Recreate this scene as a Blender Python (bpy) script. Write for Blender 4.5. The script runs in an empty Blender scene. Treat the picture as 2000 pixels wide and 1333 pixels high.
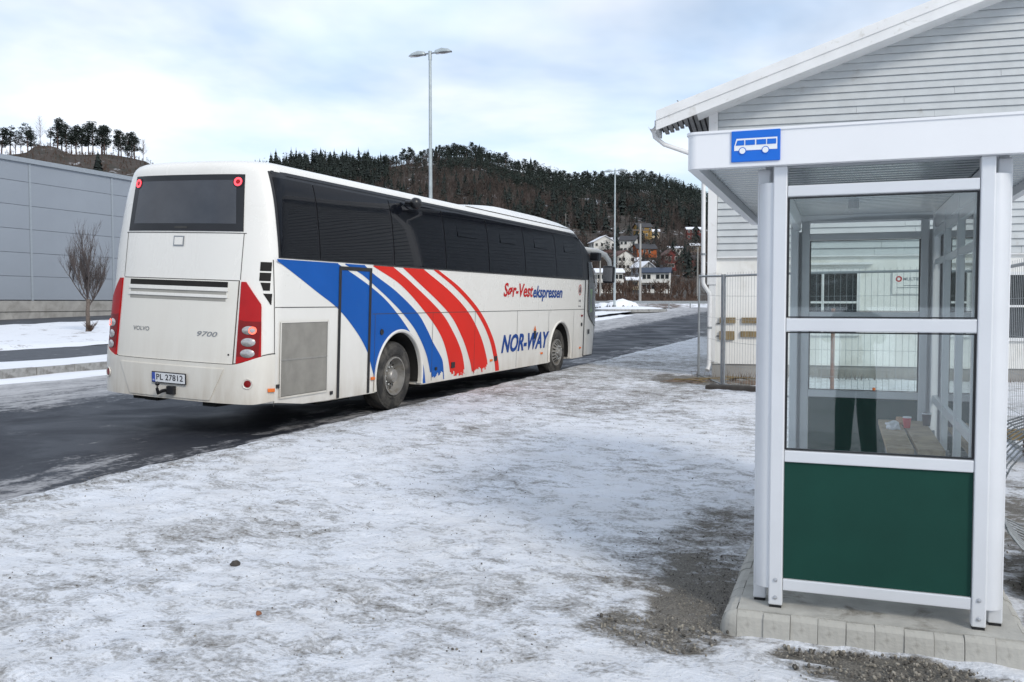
import bpy, bmesh, math, random
from mathutils import Vector, Matrix, noise, Euler

R = math.radians
random.seed(7)
scene = bpy.context.scene
COL = scene.collection

# ------------------------------------------------------------------ camera
CAM_H = 1.6
F_PX = 1760.25
PITCH = 0.0429
cam_d = bpy.data.cameras.new('camera')
cam_d.sensor_width = 36.0
cam_d.lens = 36.0 * F_PX / 2000.0
cam_d.clip_start = 0.05
cam_d.clip_end = 4000
cam = bpy.data.objects.new('camera', cam_d)
COL.objects.link(cam)
cam.location = (0, 0, CAM_H)
cam.rotation_euler = (math.pi / 2 - PITCH, 0, 0)
scene.camera = cam

# ------------------------------------------------------------------ sky, sun, exposure
SUN_EL, SUN_AZ = R(34), R(150)      # azimuth clockwise from +Y (right and behind the camera)
world = bpy.data.worlds.new('World')
scene.world = world
world.use_nodes = True
wt = world.node_tree
for n in list(wt.nodes):
    wt.nodes.remove(n)
def wn(t, **k):
    n = wt.nodes.new(t)
    for a, b in k.items():
        setattr(n, a, b)
    return n
w_out = wn('ShaderNodeOutputWorld')
w_bg = wn('ShaderNodeBackground')
w_bg.inputs['Strength'].default_value = 0.1
sky = wn('ShaderNodeTexSky', sky_type='NISHITA', sun_disc=False)
sky.sun_elevation = SUN_EL
sky.sun_rotation = SUN_AZ
sky.air_density = 1.0
sky.dust_density = 0.2
tc = wn('ShaderNodeTexCoord')
sep = wn('ShaderNodeSeparateXYZ')
wt.links.new(tc.outputs['Generated'], sep.inputs[0])
mx = wn('ShaderNodeMath', operation='MAXIMUM'); mx.inputs[1].default_value = 0.0
wt.links.new(sep.outputs['Z'], mx.inputs[0])
ad = wn('ShaderNodeMath', operation='ADD'); ad.inputs[1].default_value = 0.18
wt.links.new(mx.outputs[0], ad.inputs[0])
dx = wn('ShaderNodeMath', operation='DIVIDE'); dy = wn('ShaderNodeMath', operation='DIVIDE')
wt.links.new(sep.outputs['X'], dx.inputs[0]); wt.links.new(ad.outputs[0], dx.inputs[1])
wt.links.new(sep.outputs['Y'], dy.inputs[0]); wt.links.new(ad.outputs[0], dy.inputs[1])
cmb = wn('ShaderNodeCombineXYZ')
wt.links.new(dx.outputs[0], cmb.inputs[0]); wt.links.new(dy.outputs[0], cmb.inputs[1])
n1 = wn('ShaderNodeTexNoise'); n1.inputs['Scale'].default_value = 1.0; n1.inputs['Detail'].default_value = 5
n1.inputs['Roughness'].default_value = 0.52; n1.inputs['Distortion'].default_value = 0.25
wt.links.new(cmb.outputs[0], n1.inputs['Vector'])
rp = wn('ShaderNodeValToRGB')
rp.color_ramp.elements[0].position = 0.36; rp.color_ramp.elements[0].color = (0.34, 0.34, 0.34, 1)
rp.color_ramp.elements[1].position = 0.60; rp.color_ramp.elements[1].color = (0.97, 0.97, 0.97, 1)
wt.links.new(n1.outputs['Fac'], rp.inputs[0])
n2 = wn('ShaderNodeTexNoise'); n2.inputs['Scale'].default_value = 1.5; n2.inputs['Detail'].default_value = 5
wt.links.new(cmb.outputs[0], n2.inputs['Vector'])
rp2 = wn('ShaderNodeValToRGB')
rp2.color_ramp.elements[0].position = 0.32; rp2.color_ramp.elements[0].color = (6.3, 7.8, 10.0, 1)
rp2.color_ramp.elements[1].position = 0.68; rp2.color_ramp.elements[1].color = (9.4, 9.5, 9.7, 1)
wt.links.new(n2.outputs['Fac'], rp2.inputs[0])
mixc = wn('ShaderNodeMix', data_type='RGBA')
wt.links.new(rp.outputs[0], mixc.inputs['Factor'])
wt.links.new(sky.outputs[0], mixc.inputs[6])
wt.links.new(rp2.outputs[0], mixc.inputs[7])
wt.links.new(mixc.outputs[2], w_bg.inputs['Color'])
wt.links.new(w_bg.outputs[0], w_out.inputs[0])

sun_d = bpy.data.lights.new('sun', 'SUN')
sun_d.energy = 1.5
sun_d.angle = R(13)
sun_d.color = (1.0, 0.93, 0.83)
sun = bpy.data.objects.new('sun', sun_d)
COL.objects.link(sun)
sdir = Vector((math.sin(SUN_AZ) * math.cos(SUN_EL), math.cos(SUN_AZ) * math.cos(SUN_EL), math.sin(SUN_EL)))
sun.rotation_euler = sdir.to_track_quat('Z', 'Y').to_euler()
sun.location = sdir * 60

vs = scene.view_settings
vs.view_transform = 'Standard'
vs.look = 'None'
vs.gamma = 1
vs.use_curve_mapping = False
vs.exposure = 0.35
scene.render.engine = 'CYCLES'
scene.cycles.max_bounces = 8
scene.cycles.transparent_max_bounces = 16
scene.cycles.use_denoising = True

# ------------------------------------------------------------------ material helpers
MATS = {}
class NT:
    def __init__(s, name):
        s.m = bpy.data.materials.new(name); s.m.use_nodes = True
        s.t = s.m.node_tree; s.b = s.t.nodes['Principled BSDF']
    def n(s, typ, **k):
        q = s.t.nodes.new(typ)
        for a, b in k.items():
            if a.startswith('i_'):
                q.inputs[a[2:].replace('_', ' ')].default_value = b
            else:
                setattr(q, a, b)
        return q
    def l(s, a, b): s.t.links.new(a, b)
    def coord(s, which='Object', scale=(1, 1, 1), rot=(0, 0, 0), loc=(0, 0, 0)):
        c = s.n('ShaderNodeTexCoord'); mp = s.n('ShaderNodeMapping')
        mp.inputs['Scale'].default_value = scale; mp.inputs['Rotation'].default_value = rot; mp.inputs['Location'].default_value = loc
        s.l(c.outputs[which], mp.inputs['Vector']); return mp.outputs[0]
    def noise(s, vec, scale, detail=4, rough=.55, dist=0.):
        q = s.n('ShaderNodeTexNoise'); q.inputs['Scale'].default_value = scale; q.inputs['Detail'].default_value = detail
        q.inputs['Roughness'].default_value = rough; q.inputs['Distortion'].default_value = dist
        s.l(vec, q.inputs['Vector']); return q.outputs['Fac']
    def ramp(s, fac, stops):
        q = s.n('ShaderNodeValToRGB'); e = q.color_ramp.elements
        while len(e) < len(stops): e.new(.5)
        for k, (p, c) in enumerate(stops):
            e[k].position = p; e[k].color = (c, c, c, 1) if not hasattr(c, '__len__') else (*c, 1)
        s.l(fac, q.inputs[0]); return q.outputs[0]
    def mix(s, fac, a, b, blend='MIX'):
        q = s.n('ShaderNodeMix', data_type='RGBA', blend_type=blend)
        for v, i in ((fac, 0), (a, 6), (b, 7)):
            if hasattr(v, 'links'): s.l(v, q.inputs[i])
            else: q.inputs[i].default_value = v if i == 0 else (*v, 1)
        return q.outputs[2]
    def math(s, op, a, b=0.0, clamp=False):
        q = s.n('ShaderNodeMath', operation=op); q.use_clamp = clamp
        for v, i in ((a, 0), (b, 1)):
            if hasattr(v, 'links'): s.l(v, q.inputs[i])
            else: q.inputs[i].default_value = v
        return q.outputs[0]
    def bump(s, h, strength=.3, dist=.01):
        q = s.n('ShaderNodeBump'); q.inputs['Strength'].default_value = strength; q.inputs['Distance'].default_value = dist
        s.l(h, q.inputs['Height']); s.l(q.outputs[0], s.b.inputs['Normal'])
    def col(s, v):
        if hasattr(v, 'links'): s.l(v, s.b.inputs['Base Color'])
        else: s.b.inputs['Base Color'].default_value = (*v, 1)
    def rough(s, v):
        if hasattr(v, 'links'): s.l(v, s.b.inputs['Roughness'])
        else: s.b.inputs['Roughness'].default_value = v

def simple(name, col, rough=.5, metal=0., var=.12, scale=6., bump=0., spec=.5, coat=0., dirt=None):
    k = NT(name)
    vec = k.coord()
    f = k.noise(vec, scale, 5)
    lo = tuple(max(0, c * (1 - var)) for c in col); hi = tuple(min(1, c * (1 + var)) for c in col)
    c = k.ramp(f, [(.3, lo), (.7, hi)])
    if dirt:
        f2 = k.noise(vec, dirt[1], 7, .65, .6)
        c = k.mix(k.ramp(f2, [(dirt[2], 0), (dirt[3], 1)]), c, dirt[0])
    k.col(c); k.rough(rough)
    k.b.inputs['Metallic'].default_value = metal
    k.b.inputs['Specular IOR Level'].default_value = spec
    k.b.inputs['Coat Weight'].default_value = coat
    k.b.inputs['Coat Roughness'].default_value = .08
    if bump: k.bump(k.noise(vec, scale * 6, 6), bump, .01)
    MATS[name] = k.m
    return k.m

def emis(name, col, strength):
    k = NT(name); k.col(col); k.b.inputs['Emission Color'].default_value = (*col, 1); k.b.inputs['Emission Strength'].default_value = strength
    MATS[name] = k.m

def glass(name, tint, transp, rough=.02, refl=1.0):
    """thin pane: clear part tinted, plus mirror reflection by angle"""
    k = NT(name); t = k.t
    t.nodes.remove(k.b)
    out = t.nodes['Material Output']
    tr = k.n('ShaderNodeBsdfTransparent'); tr.inputs[0].default_value = (*tint, 1)
    df = k.n('ShaderNodeBsdfDiffuse'); df.inputs[0].default_value = (tint[0] * .3, tint[1] * .3, tint[2] * .3, 1)
    gl = k.n('ShaderNodeBsdfGlossy'); gl.inputs['Roughness'].default_value = rough; gl.inputs[0].default_value = (refl, refl, refl, 1)
    m1 = k.n('ShaderNodeMixShader'); m1.inputs[0].default_value = transp
    k.l(df.outputs[0], m1.inputs[1]); k.l(tr.outputs[0], m1.inputs[2])
    fr = k.n('ShaderNodeFresnel'); fr.inputs[0].default_value = 1.52
    f2 = k.math('MULTIPLY', fr.outputs[0], 1.4, True)
    m2 = k.n('ShaderNodeMixShader'); k.l(f2, m2.inputs[0]); k.l(m1.outputs[0], m2.inputs[1]); k.l(gl.outputs[0], m2.inputs[2])
    k.l(m2.outputs[0], out.inputs[0])
    MATS[name] = k.m

SNOW = (.80, .82, .86)
# pavement: trodden snow with grit; 'grit' attribute = bare gravel patches
def mat_pavement():
    k = NT('trodden_snow')
    v = k.coord()
    big = k.noise(v, .7, 5, .6, .4)
    mid = k.noise(k.coord(scale=(1.0, 1.5, 1)), 4.6, 9, .72, .6)
    fine = k.noise(v, 38, 6, .7)
    at = k.n('ShaderNodeAttribute', attribute_name='grit')
    m = k.math('ADD', k.math('MULTIPLY', mid, .95), k.math('MULTIPLY', big, .42))
    m = k.math('ADD', m, k.math('MULTIPLY', k.math('SUBTRACT', fine, .5), .6))
    m = k.math('ADD', m, k.math('MULTIPLY', at.outputs['Fac'], .33))
    mask = k.ramp(m, [(.67, 0), (.785, .5), (.93, 1)])
    film = k.ramp(k.noise(v, 1.6, 7, .7, .6), [(.44, 0), (.75, .32)])
    snow = k.mix(k.noise(v, 5, 4), (.72, .755, .82), (.84, .855, .885))
    snow = k.mix(film, snow, (.44, .40, .34))
    gv = k.n('ShaderNodeTexVoronoi'); gv.inputs['Scale'].default_value = 95; k.l(v, gv.inputs['Vector'])
    grav = k.mix(k.ramp(gv.outputs['Distance'], [(.1, 0), (.6, 1)]), (.30, .275, .235), (.075, .068, .058))
    grav = k.mix(k.noise(v, 60, 3), grav, (.20, .185, .16))
    c = k.mix(mask, snow, grav)
    sp = k.n('ShaderNodeTexVoronoi'); sp.inputs['Scale'].default_value = 22; k.l(v, sp.inputs['Vector'])
    spm = k.math('MULTIPLY', k.ramp(sp.outputs['Distance'], [(.07, 1), (.12, 0)]), k.ramp(k.noise(v, 2.3, 4), [(.5, 0), (.56, 1)]))
    c = k.mix(spm, c, (.09, .08, .07))
    k.col(c); k.rough(k.ramp(mask, [(0, .55), (1, .85)]))
    h = k.math('ADD', k.math('MULTIPLY', fine, .6), k.math('MULTIPLY', mid, 1.6))
    h = k.math('ADD', h, k.math('MULTIPLY', k.noise(v, 13, 5, .6, .8), 1.3))
    k.bump(h, .8, .024)
    k.b.inputs['Subsurface Weight'].default_value = 0.0
    MATS['trodden_snow'] = k.m
mat_pavement()

def mat_snow(name, dirtcol=(.16, .12, .08), lo=.62, hi=.74, scale=.6):
    k = NT(name); v = k.coord()
    m = k.math('ADD', k.math('MULTIPLY', k.noise(v, scale, 7, .65, .5), .7), k.math('MULTIPLY', k.noise(v, scale * 7, 5, .7), .3))
    c = k.mix(k.ramp(m, [(lo, 0), (hi, 1)]), SNOW, dirtcol)
    k.col(c); k.rough(.6); k.bump(k.noise(v, scale * 20, 6, .7), .5, .03)
    MATS[name] = k.m
mat_snow('verge_snow', (.13, .09, .055), .56, .66, .9)
mat_snow('clean_snow', (.45, .43, .40), .56, .75, .5)
mat_snow('field_snow', (.10, .065, .045), .46, .58, .16)

def mat_road():
    k = NT('wet_asphalt'); c = k.n('ShaderNodeTexCoord'); sx = k.n('ShaderNodeSeparateXYZ'); k.l(c.outputs['Object'], sx.inputs[0])
    v = c.outputs['Object']
    mp = k.n('ShaderNodeMapping'); mp.inputs['Scale'].default_value = (.9, .34, 1); k.l(v, mp.inputs[0])
    streak = k.noise(mp.outputs[0], 1.5, 8, .62, .7)
    mp2 = k.n('ShaderNodeMapping'); mp2.inputs['Scale'].default_value = (2.6, 1.3, 1); k.l(v, mp2.inputs[0])
    streak2 = k.noise(mp2.outputs[0], 1.6, 7, .7, .4)
    fine = k.noise(v, 60, 5, .7)
    # slush belongs to bands along the road: outer lane, the gutter, little under the wheels' track
    q = sx.outputs['X']
    mpq = k.n('ShaderNodeMapRange'); mpq.inputs['From Min'].default_value = -13; mpq.inputs['From Max'].default_value = 3
    k.l(k.math('ADD', q, k.math('MULTIPLY', k.math('SUBTRACT', streak, .5), 1.6)), mpq.inputs['Value'])
    def P(x): return (x + 13) / 16
    band = k.ramp(mpq.outputs[0], [(P(-12), .9), (P(-8.6), .62), (P(-6.0), .5), (P(-4.9), .12), (P(-2.2), .0), (P(-1.3), .05), (P(-.75), .30), (P(-.1), .34)])
    m = k.math('ADD', k.math('MULTIPLY', streak, .55), k.math('MULTIPLY', streak2, .5))
    m = k.math('ADD', m, k.math('MULTIPLY', band, .45))
    m = k.math('ADD', m, k.math('MULTIPLY', k.math('SUBTRACT', k.noise(v, 14, 6, .75), .5), .35))
    mask = k.ramp(m, [(.645, 0), (.735, .55), (.90, .92)])
    asp = k.mix(fine, (.010, .012, .018), (.030, .033, .043))
    asp = k.mix(k.ramp(k.noise(v, .5, 5), [(.5, 0), (.8, 1)]), asp, (.050, .054, .064))
    slush = k.mix(k.noise(v, 9, 6, .7), (.36, .35, .34), (.66, .67, .70))
    col = k.mix(mask, asp, slush)
    k.col(col); wet = k.ramp(k.noise(v, .55, 5, .6, .5), [(.42, .5), (.60, .75)])
    k.rough(k.mix(mask, wet, (.85, .85, .85))); k.b.inputs['Specular IOR Level'].default_value = .28
    k.bump(k.math('ADD', fine, mask), .35, .012)
    MATS['wet_asphalt'] = k.m
mat_road()
simple('side_asphalt', (.05, .055, .065), .6, var=.35, scale=3, bump=.3, dirt=((.4, .4, .42), 1.2, .6, .75))
simple('kerb_granite', (.30, .30, .29), .8, var=.2, scale=9, bump=.4, dirt=((.12, .11, .10), 3, .5, .7))
simple('slab_concrete', (.40, .39, .355), .85, var=.16, scale=7, bump=.5, dirt=((.17, .155, .125), 5, .55, .72))
simple('concrete', (.33, .32, .30), .85, var=.2, scale=1.2, bump=.3, dirt=((.2, .19, .17), .9, .5, .75))
simple('dark_block', (.06, .052, .045), .9, var=.3, scale=9, bump=.6)
simple('stone_brown', (.16, .12, .09), .9, var=.35, scale=12, bump=.7)
simple('bus_white', (.80, .785, .745), .28, var=.03, scale=1.2, coat=.4, dirt=((.60, .57, .51), 1.3, .56, .95))
simple('bus_white_dirty', (.74, .72, .67), .38, var=.05, scale=2, coat=.2, dirt=((.52, .47, .39), 1.6, .52, .95))
def bus_paint(name, base, dirtcol, amount):
    k = NT(name); v = k.coord(); sx = k.n('ShaderNodeSeparateXYZ'); k.l(v, sx.inputs[0])
    streak = k.noise(k.coord(scale=(2.2, 1.2, .35)), 2.4, 7, .65, .4)
    spray = k.math('MULTIPLY', k.ramp(k.math('MULTIPLY', sx.outputs['Z'], .5), [(.16, 1.0), (.30, .45), (.62, .12), (1.0, .05)]), k.ramp(streak, [(.30, .15), (.68, 1)]))
    film = k.ramp(k.noise(v, 1.3, 6, .6), [(.5, 0), (.9, .35)])
    m = k.math('MAXIMUM', k.math('MULTIPLY', spray, amount), k.math('MULTIPLY', film, amount))
    k.col(k.mix(m, base, dirtcol)); k.rough(k.ramp(m, [(0, .26), (.6, .6)]))
    k.b.inputs['Coat Weight'].default_value = .25; k.b.inputs['Coat Roughness'].default_value = .1
    k.bump(k.noise(k.coord(scale=(1, .5, 1)), 1.1, 2), .03, .03)
    MATS[name] = k.m
bus_paint('bus_white', (.80, .785, .74), (.40, .34, .265), .62)
bus_paint('bus_white_dirty', (.76, .74, .68), (.38, .31, .23), .80)
simple('bus_blue', (.0, .085, .37), .42, var=.06, scale=1.5, coat=.05, spec=.25, dirt=((.02, .11, .33), 2, .6, .95))
simple('bus_red', (.66, .018, .008), .42, var=.06, scale=1.5, coat=.05, spec=.25, dirt=((.5, .04, .03), 2, .6, .95))
simple('text_blue', (.004, .05, .25), .45, var=.05, spec=.3)
simple('text_red', (.50, .008, .01), .45, var=.05, spec=.3)
simple('text_grey', (.30, .31, .32), .3, metal=.6, var=.05)
simple('black_trim', (.012, .012, .014), .35, var=.2)
simple('slot_shade', (.33, .32, .29), .7, var=.1)  # grey for the slight shadow painted into the lower hatch slots
simple('seam_dark', (.05, .048, .045), .7, var=.2)
simple('rubber', (.028, .027, .026), .85, var=.3, scale=8, bump=.3, dirt=((.13, .12, .105), 5, .45, .75))
simple('rim_metal', (.34, .33, .31), .45, metal=.5, var=.2, scale=7, dirt=((.2, .17, .13), 6, .5, .75))
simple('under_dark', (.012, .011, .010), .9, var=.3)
simple('grille_metal', (.30, .29, .265), .5, metal=.2, var=.12, scale=5)
simple('tail_red', (.40, .004, .006), .3, var=.08, coat=.15, spec=.3)
simple('lamp_clear', (.46, .44, .43), .2, metal=.5, var=.15, scale=30, coat=.8)
simple('amber', (.75, .16, .01), .2, var=.1, coat=.6)
simple('reflector_red', (.20, .005, .006), .3, var=.1, coat=.15, spec=.3)
simple('plate_white', (.74, .76, .78), .4, var=.04)
simple('plate_blue', (.05, .10, .42), .4, var=.05)
simple('ink', (.02, .02, .025), .5, var=.1)
emis('brake_glow', (1.0, .06, .08), 1.6)
emis('lamp_glow', (1.0, .16, .10), .9)
simple('vest_lime', (.42, .95, .02), .7, var=.1)
simple('alu', (.70, .715, .735), .38, metal=.25, var=.03, scale=3, spec=.5)
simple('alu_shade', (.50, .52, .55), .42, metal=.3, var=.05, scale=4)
simple('fascia_white', (.80, .81, .825), .4, var=.02, scale=2)
simple('roof_steel', (.42, .45, .46), .25, metal=.9, var=.08, scale=5)
simple('green_panel', (.005, .047, .034), .6, var=.10, scale=3, spec=.25, dirt=((.10, .17, .15), 30, .76, .80))
simple('sign_blue', (.0, .135, .62), .4, var=.03)
simple('sign_white', (.80, .82, .84), .4, var=.02)
simple('bolt', (.55, .56, .58), .3, metal=.8, var=.1)
simple('bench_wood', (.40, .31, .20), .7, var=.22, scale=9, bump=.3, dirt=((.2, .14, .08), 14, .5, .7))
simple('clap_paint', (.50, .525, .53), .6, var=.07, scale=3, bump=.15, dirt=((.38, .375, .35), 3.1, .6, .8))
simple('trim_white', (.74, .745, .74), .55, var=.05, scale=2.5, bump=.1, dirt=((.47, .45, .40), 4, .6, .8))
simple('render_white', (.76, .755, .72), .75, var=.05, scale=1.5, bump=.15, dirt=((.55, .53, .47), 1.2, .55, .85))
simple('soffit', (.30, .30, .30), .8, var=.2)
simple('roof_felt', (.07, .07, .075), .9, var=.2)
simple('window_dark', (.02, .025, .028), .08, var=.3, coat=.6)
simple('weathered_plank', (.22, .165, .085), .85, var=.3, scale=6, bump=.4)
simple('rusty', (.24, .10, .05), .85, var=.35, scale=10, bump=.3)
simple('galv', (.30, .32, .33), .45, metal=.6, var=.15, scale=9)
simple('galv_light', (.44, .49, .50), .45, metal=.35, var=.12, scale=5)
simple('cladding_grey', (.275, .305, .345), .5, var=.04, scale=.4, metal=.1)
simple('cladding_trim', (.30, .335, .37), .5, var=.05, metal=.1)
simple('bark', (.125, .10, .085), .9, var=.35, scale=14, bump=.6)
simple('twig', (.085, .07, .066), .9, var=.3, scale=3)
simple('birch', (.30, .255, .27), .9, var=.25, scale=2)
simple('pine_bark', (.12, .075, .062), .9, var=.35, scale=4)
simple('pine_needles', (.020, .030, .024), .9, var=.45, scale=.9)
simple('spruce_needles', (.014, .021, .018), .9, var=.45, scale=.5)
simple('bare_wood', (.088, .068, .060), .95, var=.4, scale=.08)
simple('dry_bush', (.11, .072, .055), .95, var=.4, scale=.2)
simple('orange_plastic', (.8, .18, .03), .5, var=.1)
simple('cup_red', (.6, .04, .05), .5, var=.1)
simple('cup_dark', (.05, .045, .045), .5, var=.1)
simple('paper_white', (.75, .76, .80), .6, var=.08, scale=20)
simple('tan_bun', (.42, .25, .14), .8, var=.2, scale=20)
simple('snow_roof', (.78, .80, .85), .7, var=.05)
glass('shelter_glass', (.93, .965, .96), .985)
glass('door_glass', (.62, .66, .68), .95)
def mat_bus_glass():
    k = NT('bus_glass'); v = k.coord()
    k.col((.006, .007, .010)); k.rough(.03)
    k.b.inputs['Specular IOR Level'].default_value = .2
    k.bump(k.noise(v, .8, 2), .05, .02)
    MATS['bus_glass'] = k.m
    k = NT('rear_glass'); v = k.coord()
    k.col(k.ramp(k.noise(v, 2, 4), [(.3, (.040, .044, .054)), (.7, (.066, .070, .080))])); k.rough(.12)
    MATS['rear_glass'] = k.m
mat_bus_glass()
def mat_hill():
    k = NT('hillside'); v = k.coord()
    m = k.math('ADD', k.math('MULTIPLY', k.noise(v, .035, 8, .65, .6), .6), k.math('MULTIPLY', k.noise(v, .25, 5, .7), .4))
    c = k.mix(k.noise(v, .09, 5), (.040, .032, .027), (.070, .054, .044))
    c = k.mix(k.ramp(k.noise(v, .4, 5), [(.45, 0), (.65, 1)]), c, (.028, .026, .018))
    c = k.mix(k.ramp(m, [(.565, 0), (.63, 1)]), c, (.66, .68, .72))
    k.col(c); k.rough(.95); MATS['hillside'] = k.m
mat_hill()

# ------------------------------------------------------------------ mesh helpers
def sm(x):
    x = min(1, max(0, x)); return x * x * (3 - 2 * x)
def lerp(a, b, t): return a + (b - a) * t
def interp(x, pts):
    if x <= pts[0][0]: return pts[0][1]
    for (a, b), (c, d) in zip(pts, pts[1:]):
        if x <= c: return b + (d - b) * (x - a) / (c - a)
    return pts[-1][1]

class MB:
    def __init__(s): s.v = []; s.f = []
    def add(s, vs, fs):
        o = len(s.v); s.v += [tuple(p) for p in vs]; s.f += [tuple(i + o for i in f) for f in fs]; return s
    def box(s, lo, hi):
        x0, y0, z0 = lo; x1, y1, z1 = hi
        return s.add([(x0, y0, z0), (x1, y0, z0), (x1, y1, z0), (x0, y1, z0), (x0, y0, z1), (x1, y0, z1), (x1, y1, z1), (x0, y1, z1)],
                     [(0, 3, 2, 1), (4, 5, 6, 7), (0, 1, 5, 4), (1, 2, 6, 5), (2, 3, 7, 6), (3, 0, 4, 7)])
    def prism(s, base, vec):
        """extrude a 3D polygon along vec"""
        n = len(base); v = Vector(vec)
        top = [Vector(p) + v for p in base]
        return s.add(list(base) + top, [tuple(reversed(range(n))), tuple(range(n, 2 * n))] + [(i, (i + 1) % n, n + (i + 1) % n, n + i) for i in range(n)])
    def tube(s, pts, rad, seg=8, cap=True):
        pts = [Vector(p) for p in pts]; n = len(pts)
        rads = rad if hasattr(rad, '__len__') else [rad] * n
        vs = []; ref = None
        for i, p in enumerate(pts):
            d = (pts[min(i + 1, n - 1)] - pts[max(i - 1, 0)]).normalized()
            if ref is None:
                ref = Vector((0, 0, 1)) if abs(d.z) < .9 else Vector((1, 0, 0))
            a = d.cross(ref).normalized(); b = d.cross(a).normalized(); ref = -d.cross(a.cross(Vector((0, 0, 0)))) if False else ref
            for k in range(seg):
                t = 2 * math.pi * k / seg
                vs.append(p + (a * math.cos(t) + b * math.sin(t)) * rads[i])
        fs = []
        for i in range(n - 1):
            for k in range(seg):
                fs.append((i * seg + k, i * seg + (k + 1) % seg, (i + 1) * seg + (k + 1) % seg, (i + 1) * seg + k))
        if cap: fs += [tuple(reversed(range(seg))), tuple(range((n - 1) * seg, n * seg))]
        return s.add(vs, fs)
    def lathe(s, prof, axis='x', seg=32, origin=(0, 0, 0)):
        """prof: list of (along, radius)"""
        vs = []; n = len(prof)
        for k in range(seg):
            t = 2 * math.pi * k / seg; c, q = math.cos(t), math.sin(t)
            for a, r in prof:
                p = {'x': (a, r * c, r * q), 'y': (r * q, a, r * c), 'z': (r * c, r * q, a)}[axis]
                vs.append(tuple(p[i] + origin[i] for i in range(3)))
        fs = []
        for k in range(seg):
            for i in range(n - 1):
                fs.append((k * n + i, ((k + 1) % seg) * n + i, ((k + 1) % seg) * n + i + 1, k * n + i + 1))
        return s.add(vs, fs)
    def grid(s, fn, nu, nv, flip=False):
        vs = [fn(i / nu, j / nv) for j in range(nv + 1) for i in range(nu + 1)]
        fs = []
        for j in range(nv):
            for i in range(nu):
                a = j * (nu + 1) + i; f = (a, a + 1, a + nu + 2, a + nu + 1)
                fs.append(tuple(reversed(f)) if flip else f)
        return s.add(vs, fs)
    def mesh(s, name, mat, smooth=None):
        me = bpy.data.meshes.new(name); me.from_pydata(s.v, [], s.f); me.update()
        if mat: me.materials.append(MATS[mat])
        if smooth is not None:
            me.shade_smooth()
            if smooth < 179: me.set_sharp_from_angle(angle=R(smooth))
        return me
    def build(s, name, mat, parent=None, smooth=None, loc=None):
        return link(name, s.mesh(name, mat, smooth), parent, loc)

def link(name, data, parent=None, loc=None):
    o = bpy.data.objects.new(name, data); COL.objects.link(o)
    if parent is not None: o.parent = parent
    if loc is not None: o.location = loc
    return o
def bevel(o, w=.005, seg=2):
    m = o.modifiers.new('bevel', 'BEVEL'); m.width = w; m.segments = seg; m.limit_method = 'ANGLE'; m.angle_limit = R(40); return o
def tag(o, label=None, cat=None, group=None, kind=None):
    if label: o['label'] = label
    if cat: o['category'] = cat
    if group: o['group'] = group
    if kind: o['kind'] = kind
    return o
def empty(name, loc=(0, 0, 0), mat=None):
    o = bpy.data.objects.new(name, None); COL.objects.link(o); o.empty_display_size = .2
    if mat is not None: o.matrix_world = mat
    else: o.location = loc
    return o
def frame(origin, ex, ey, ez):
    m = Matrix.Identity(4)
    for i in range(3):
        m[i][0] = ex[i]; m[i][1] = ey[i]; m[i][2] = ez[i]; m[i][3] = origin[i]
    return m
def copy_tree(o, parent=None):
    c = o.copy(); COL.objects.link(c); c.parent = parent
    for ch in o.children:
        copy_tree(ch, c)
    return c

def text_mesh(txt, size, shear=0., offset=0., extrude=.001, xscale=1., align='LEFT', space=1.):
    cu = bpy.data.curves.new('lettering', 'FONT'); cu.body = txt; cu.size = size; cu.shear = shear; cu.offset = offset
    cu.extrude = extrude; cu.align_x = align; cu.space_character = space; cu.resolution_u = 3
    o = bpy.data.objects.new('lettering', cu); COL.objects.link(o)
    bpy.context.view_layer.update()
    dg = bpy.context.evaluated_depsgraph_get()
    me = bpy.data.meshes.new_from_object(o.evaluated_get(dg))
    bpy.data.objects.remove(o); bpy.data.curves.remove(cu)
    for v in me.vertices: v.co.x *= xscale
    return me
def place_text(name, me, mat, parent, pos, ex, ey):
    me.materials.clear(); me.materials.append(MATS[mat])
    ex = Vector(ex).normalized(); ey = Vector(ey).normalized(); ez = ex.cross(ey)
    o = link(name, me, parent); o.matrix_local = frame(Vector(pos), ex, ey, ez); return o
def fit_text(me, width):
    xs = [v.co.x for v in me.vertices]; w = max(xs) - min(xs); x0 = min(xs)
    for v in me.vertices: v.co.x = (v.co.x - x0) * width / w
    return me
def fit_height(me, h):
    ys = [v.co.y for v in me.vertices]; k = h / (max(ys) - min(ys)); y0 = min(ys)
    for v in me.vertices: v.co.y = (v.co.y - y0) * k
    return me

# ------------------------------------------------------------------ ground frame (road direction)
RA = R(20.5)
K0 = Vector((-3.88, 6.78, 0))
DR = Vector((math.sin(RA), math.cos(RA), 0)); NR = Vector((math.cos(RA), -math.sin(RA), 0))
ROADM = frame(K0, NR, DR, Vector((0, 0, 1)))
def rise(Y):
    d = Y - 38
    return 0.0 if d < -6 else (.02 * (d + 6) ** 2 / 24 if d < 6 else .02 * d)
def rise_qt(q, t): return rise(K0.y + NR.y * q + DR.y * t)
def nz(x, y, z=0., s=1.): return noise.noise(Vector((x * s, y * s, z * s)))

def strip(name, mat, q0, q1, t0, t1, nq, nt, zf, kind='structure'):
    mb = MB()
    mb.grid(lambda a, b: (lerp(q0, q1, a), lerp(t0, t1, b), zf(lerp(q0, q1, a), lerp(t0, t1, b))), nq, nt)
    o = mb.build(name, mat, smooth=179); o.matrix_world = ROADM; tag(o, kind=kind); return o

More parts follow.
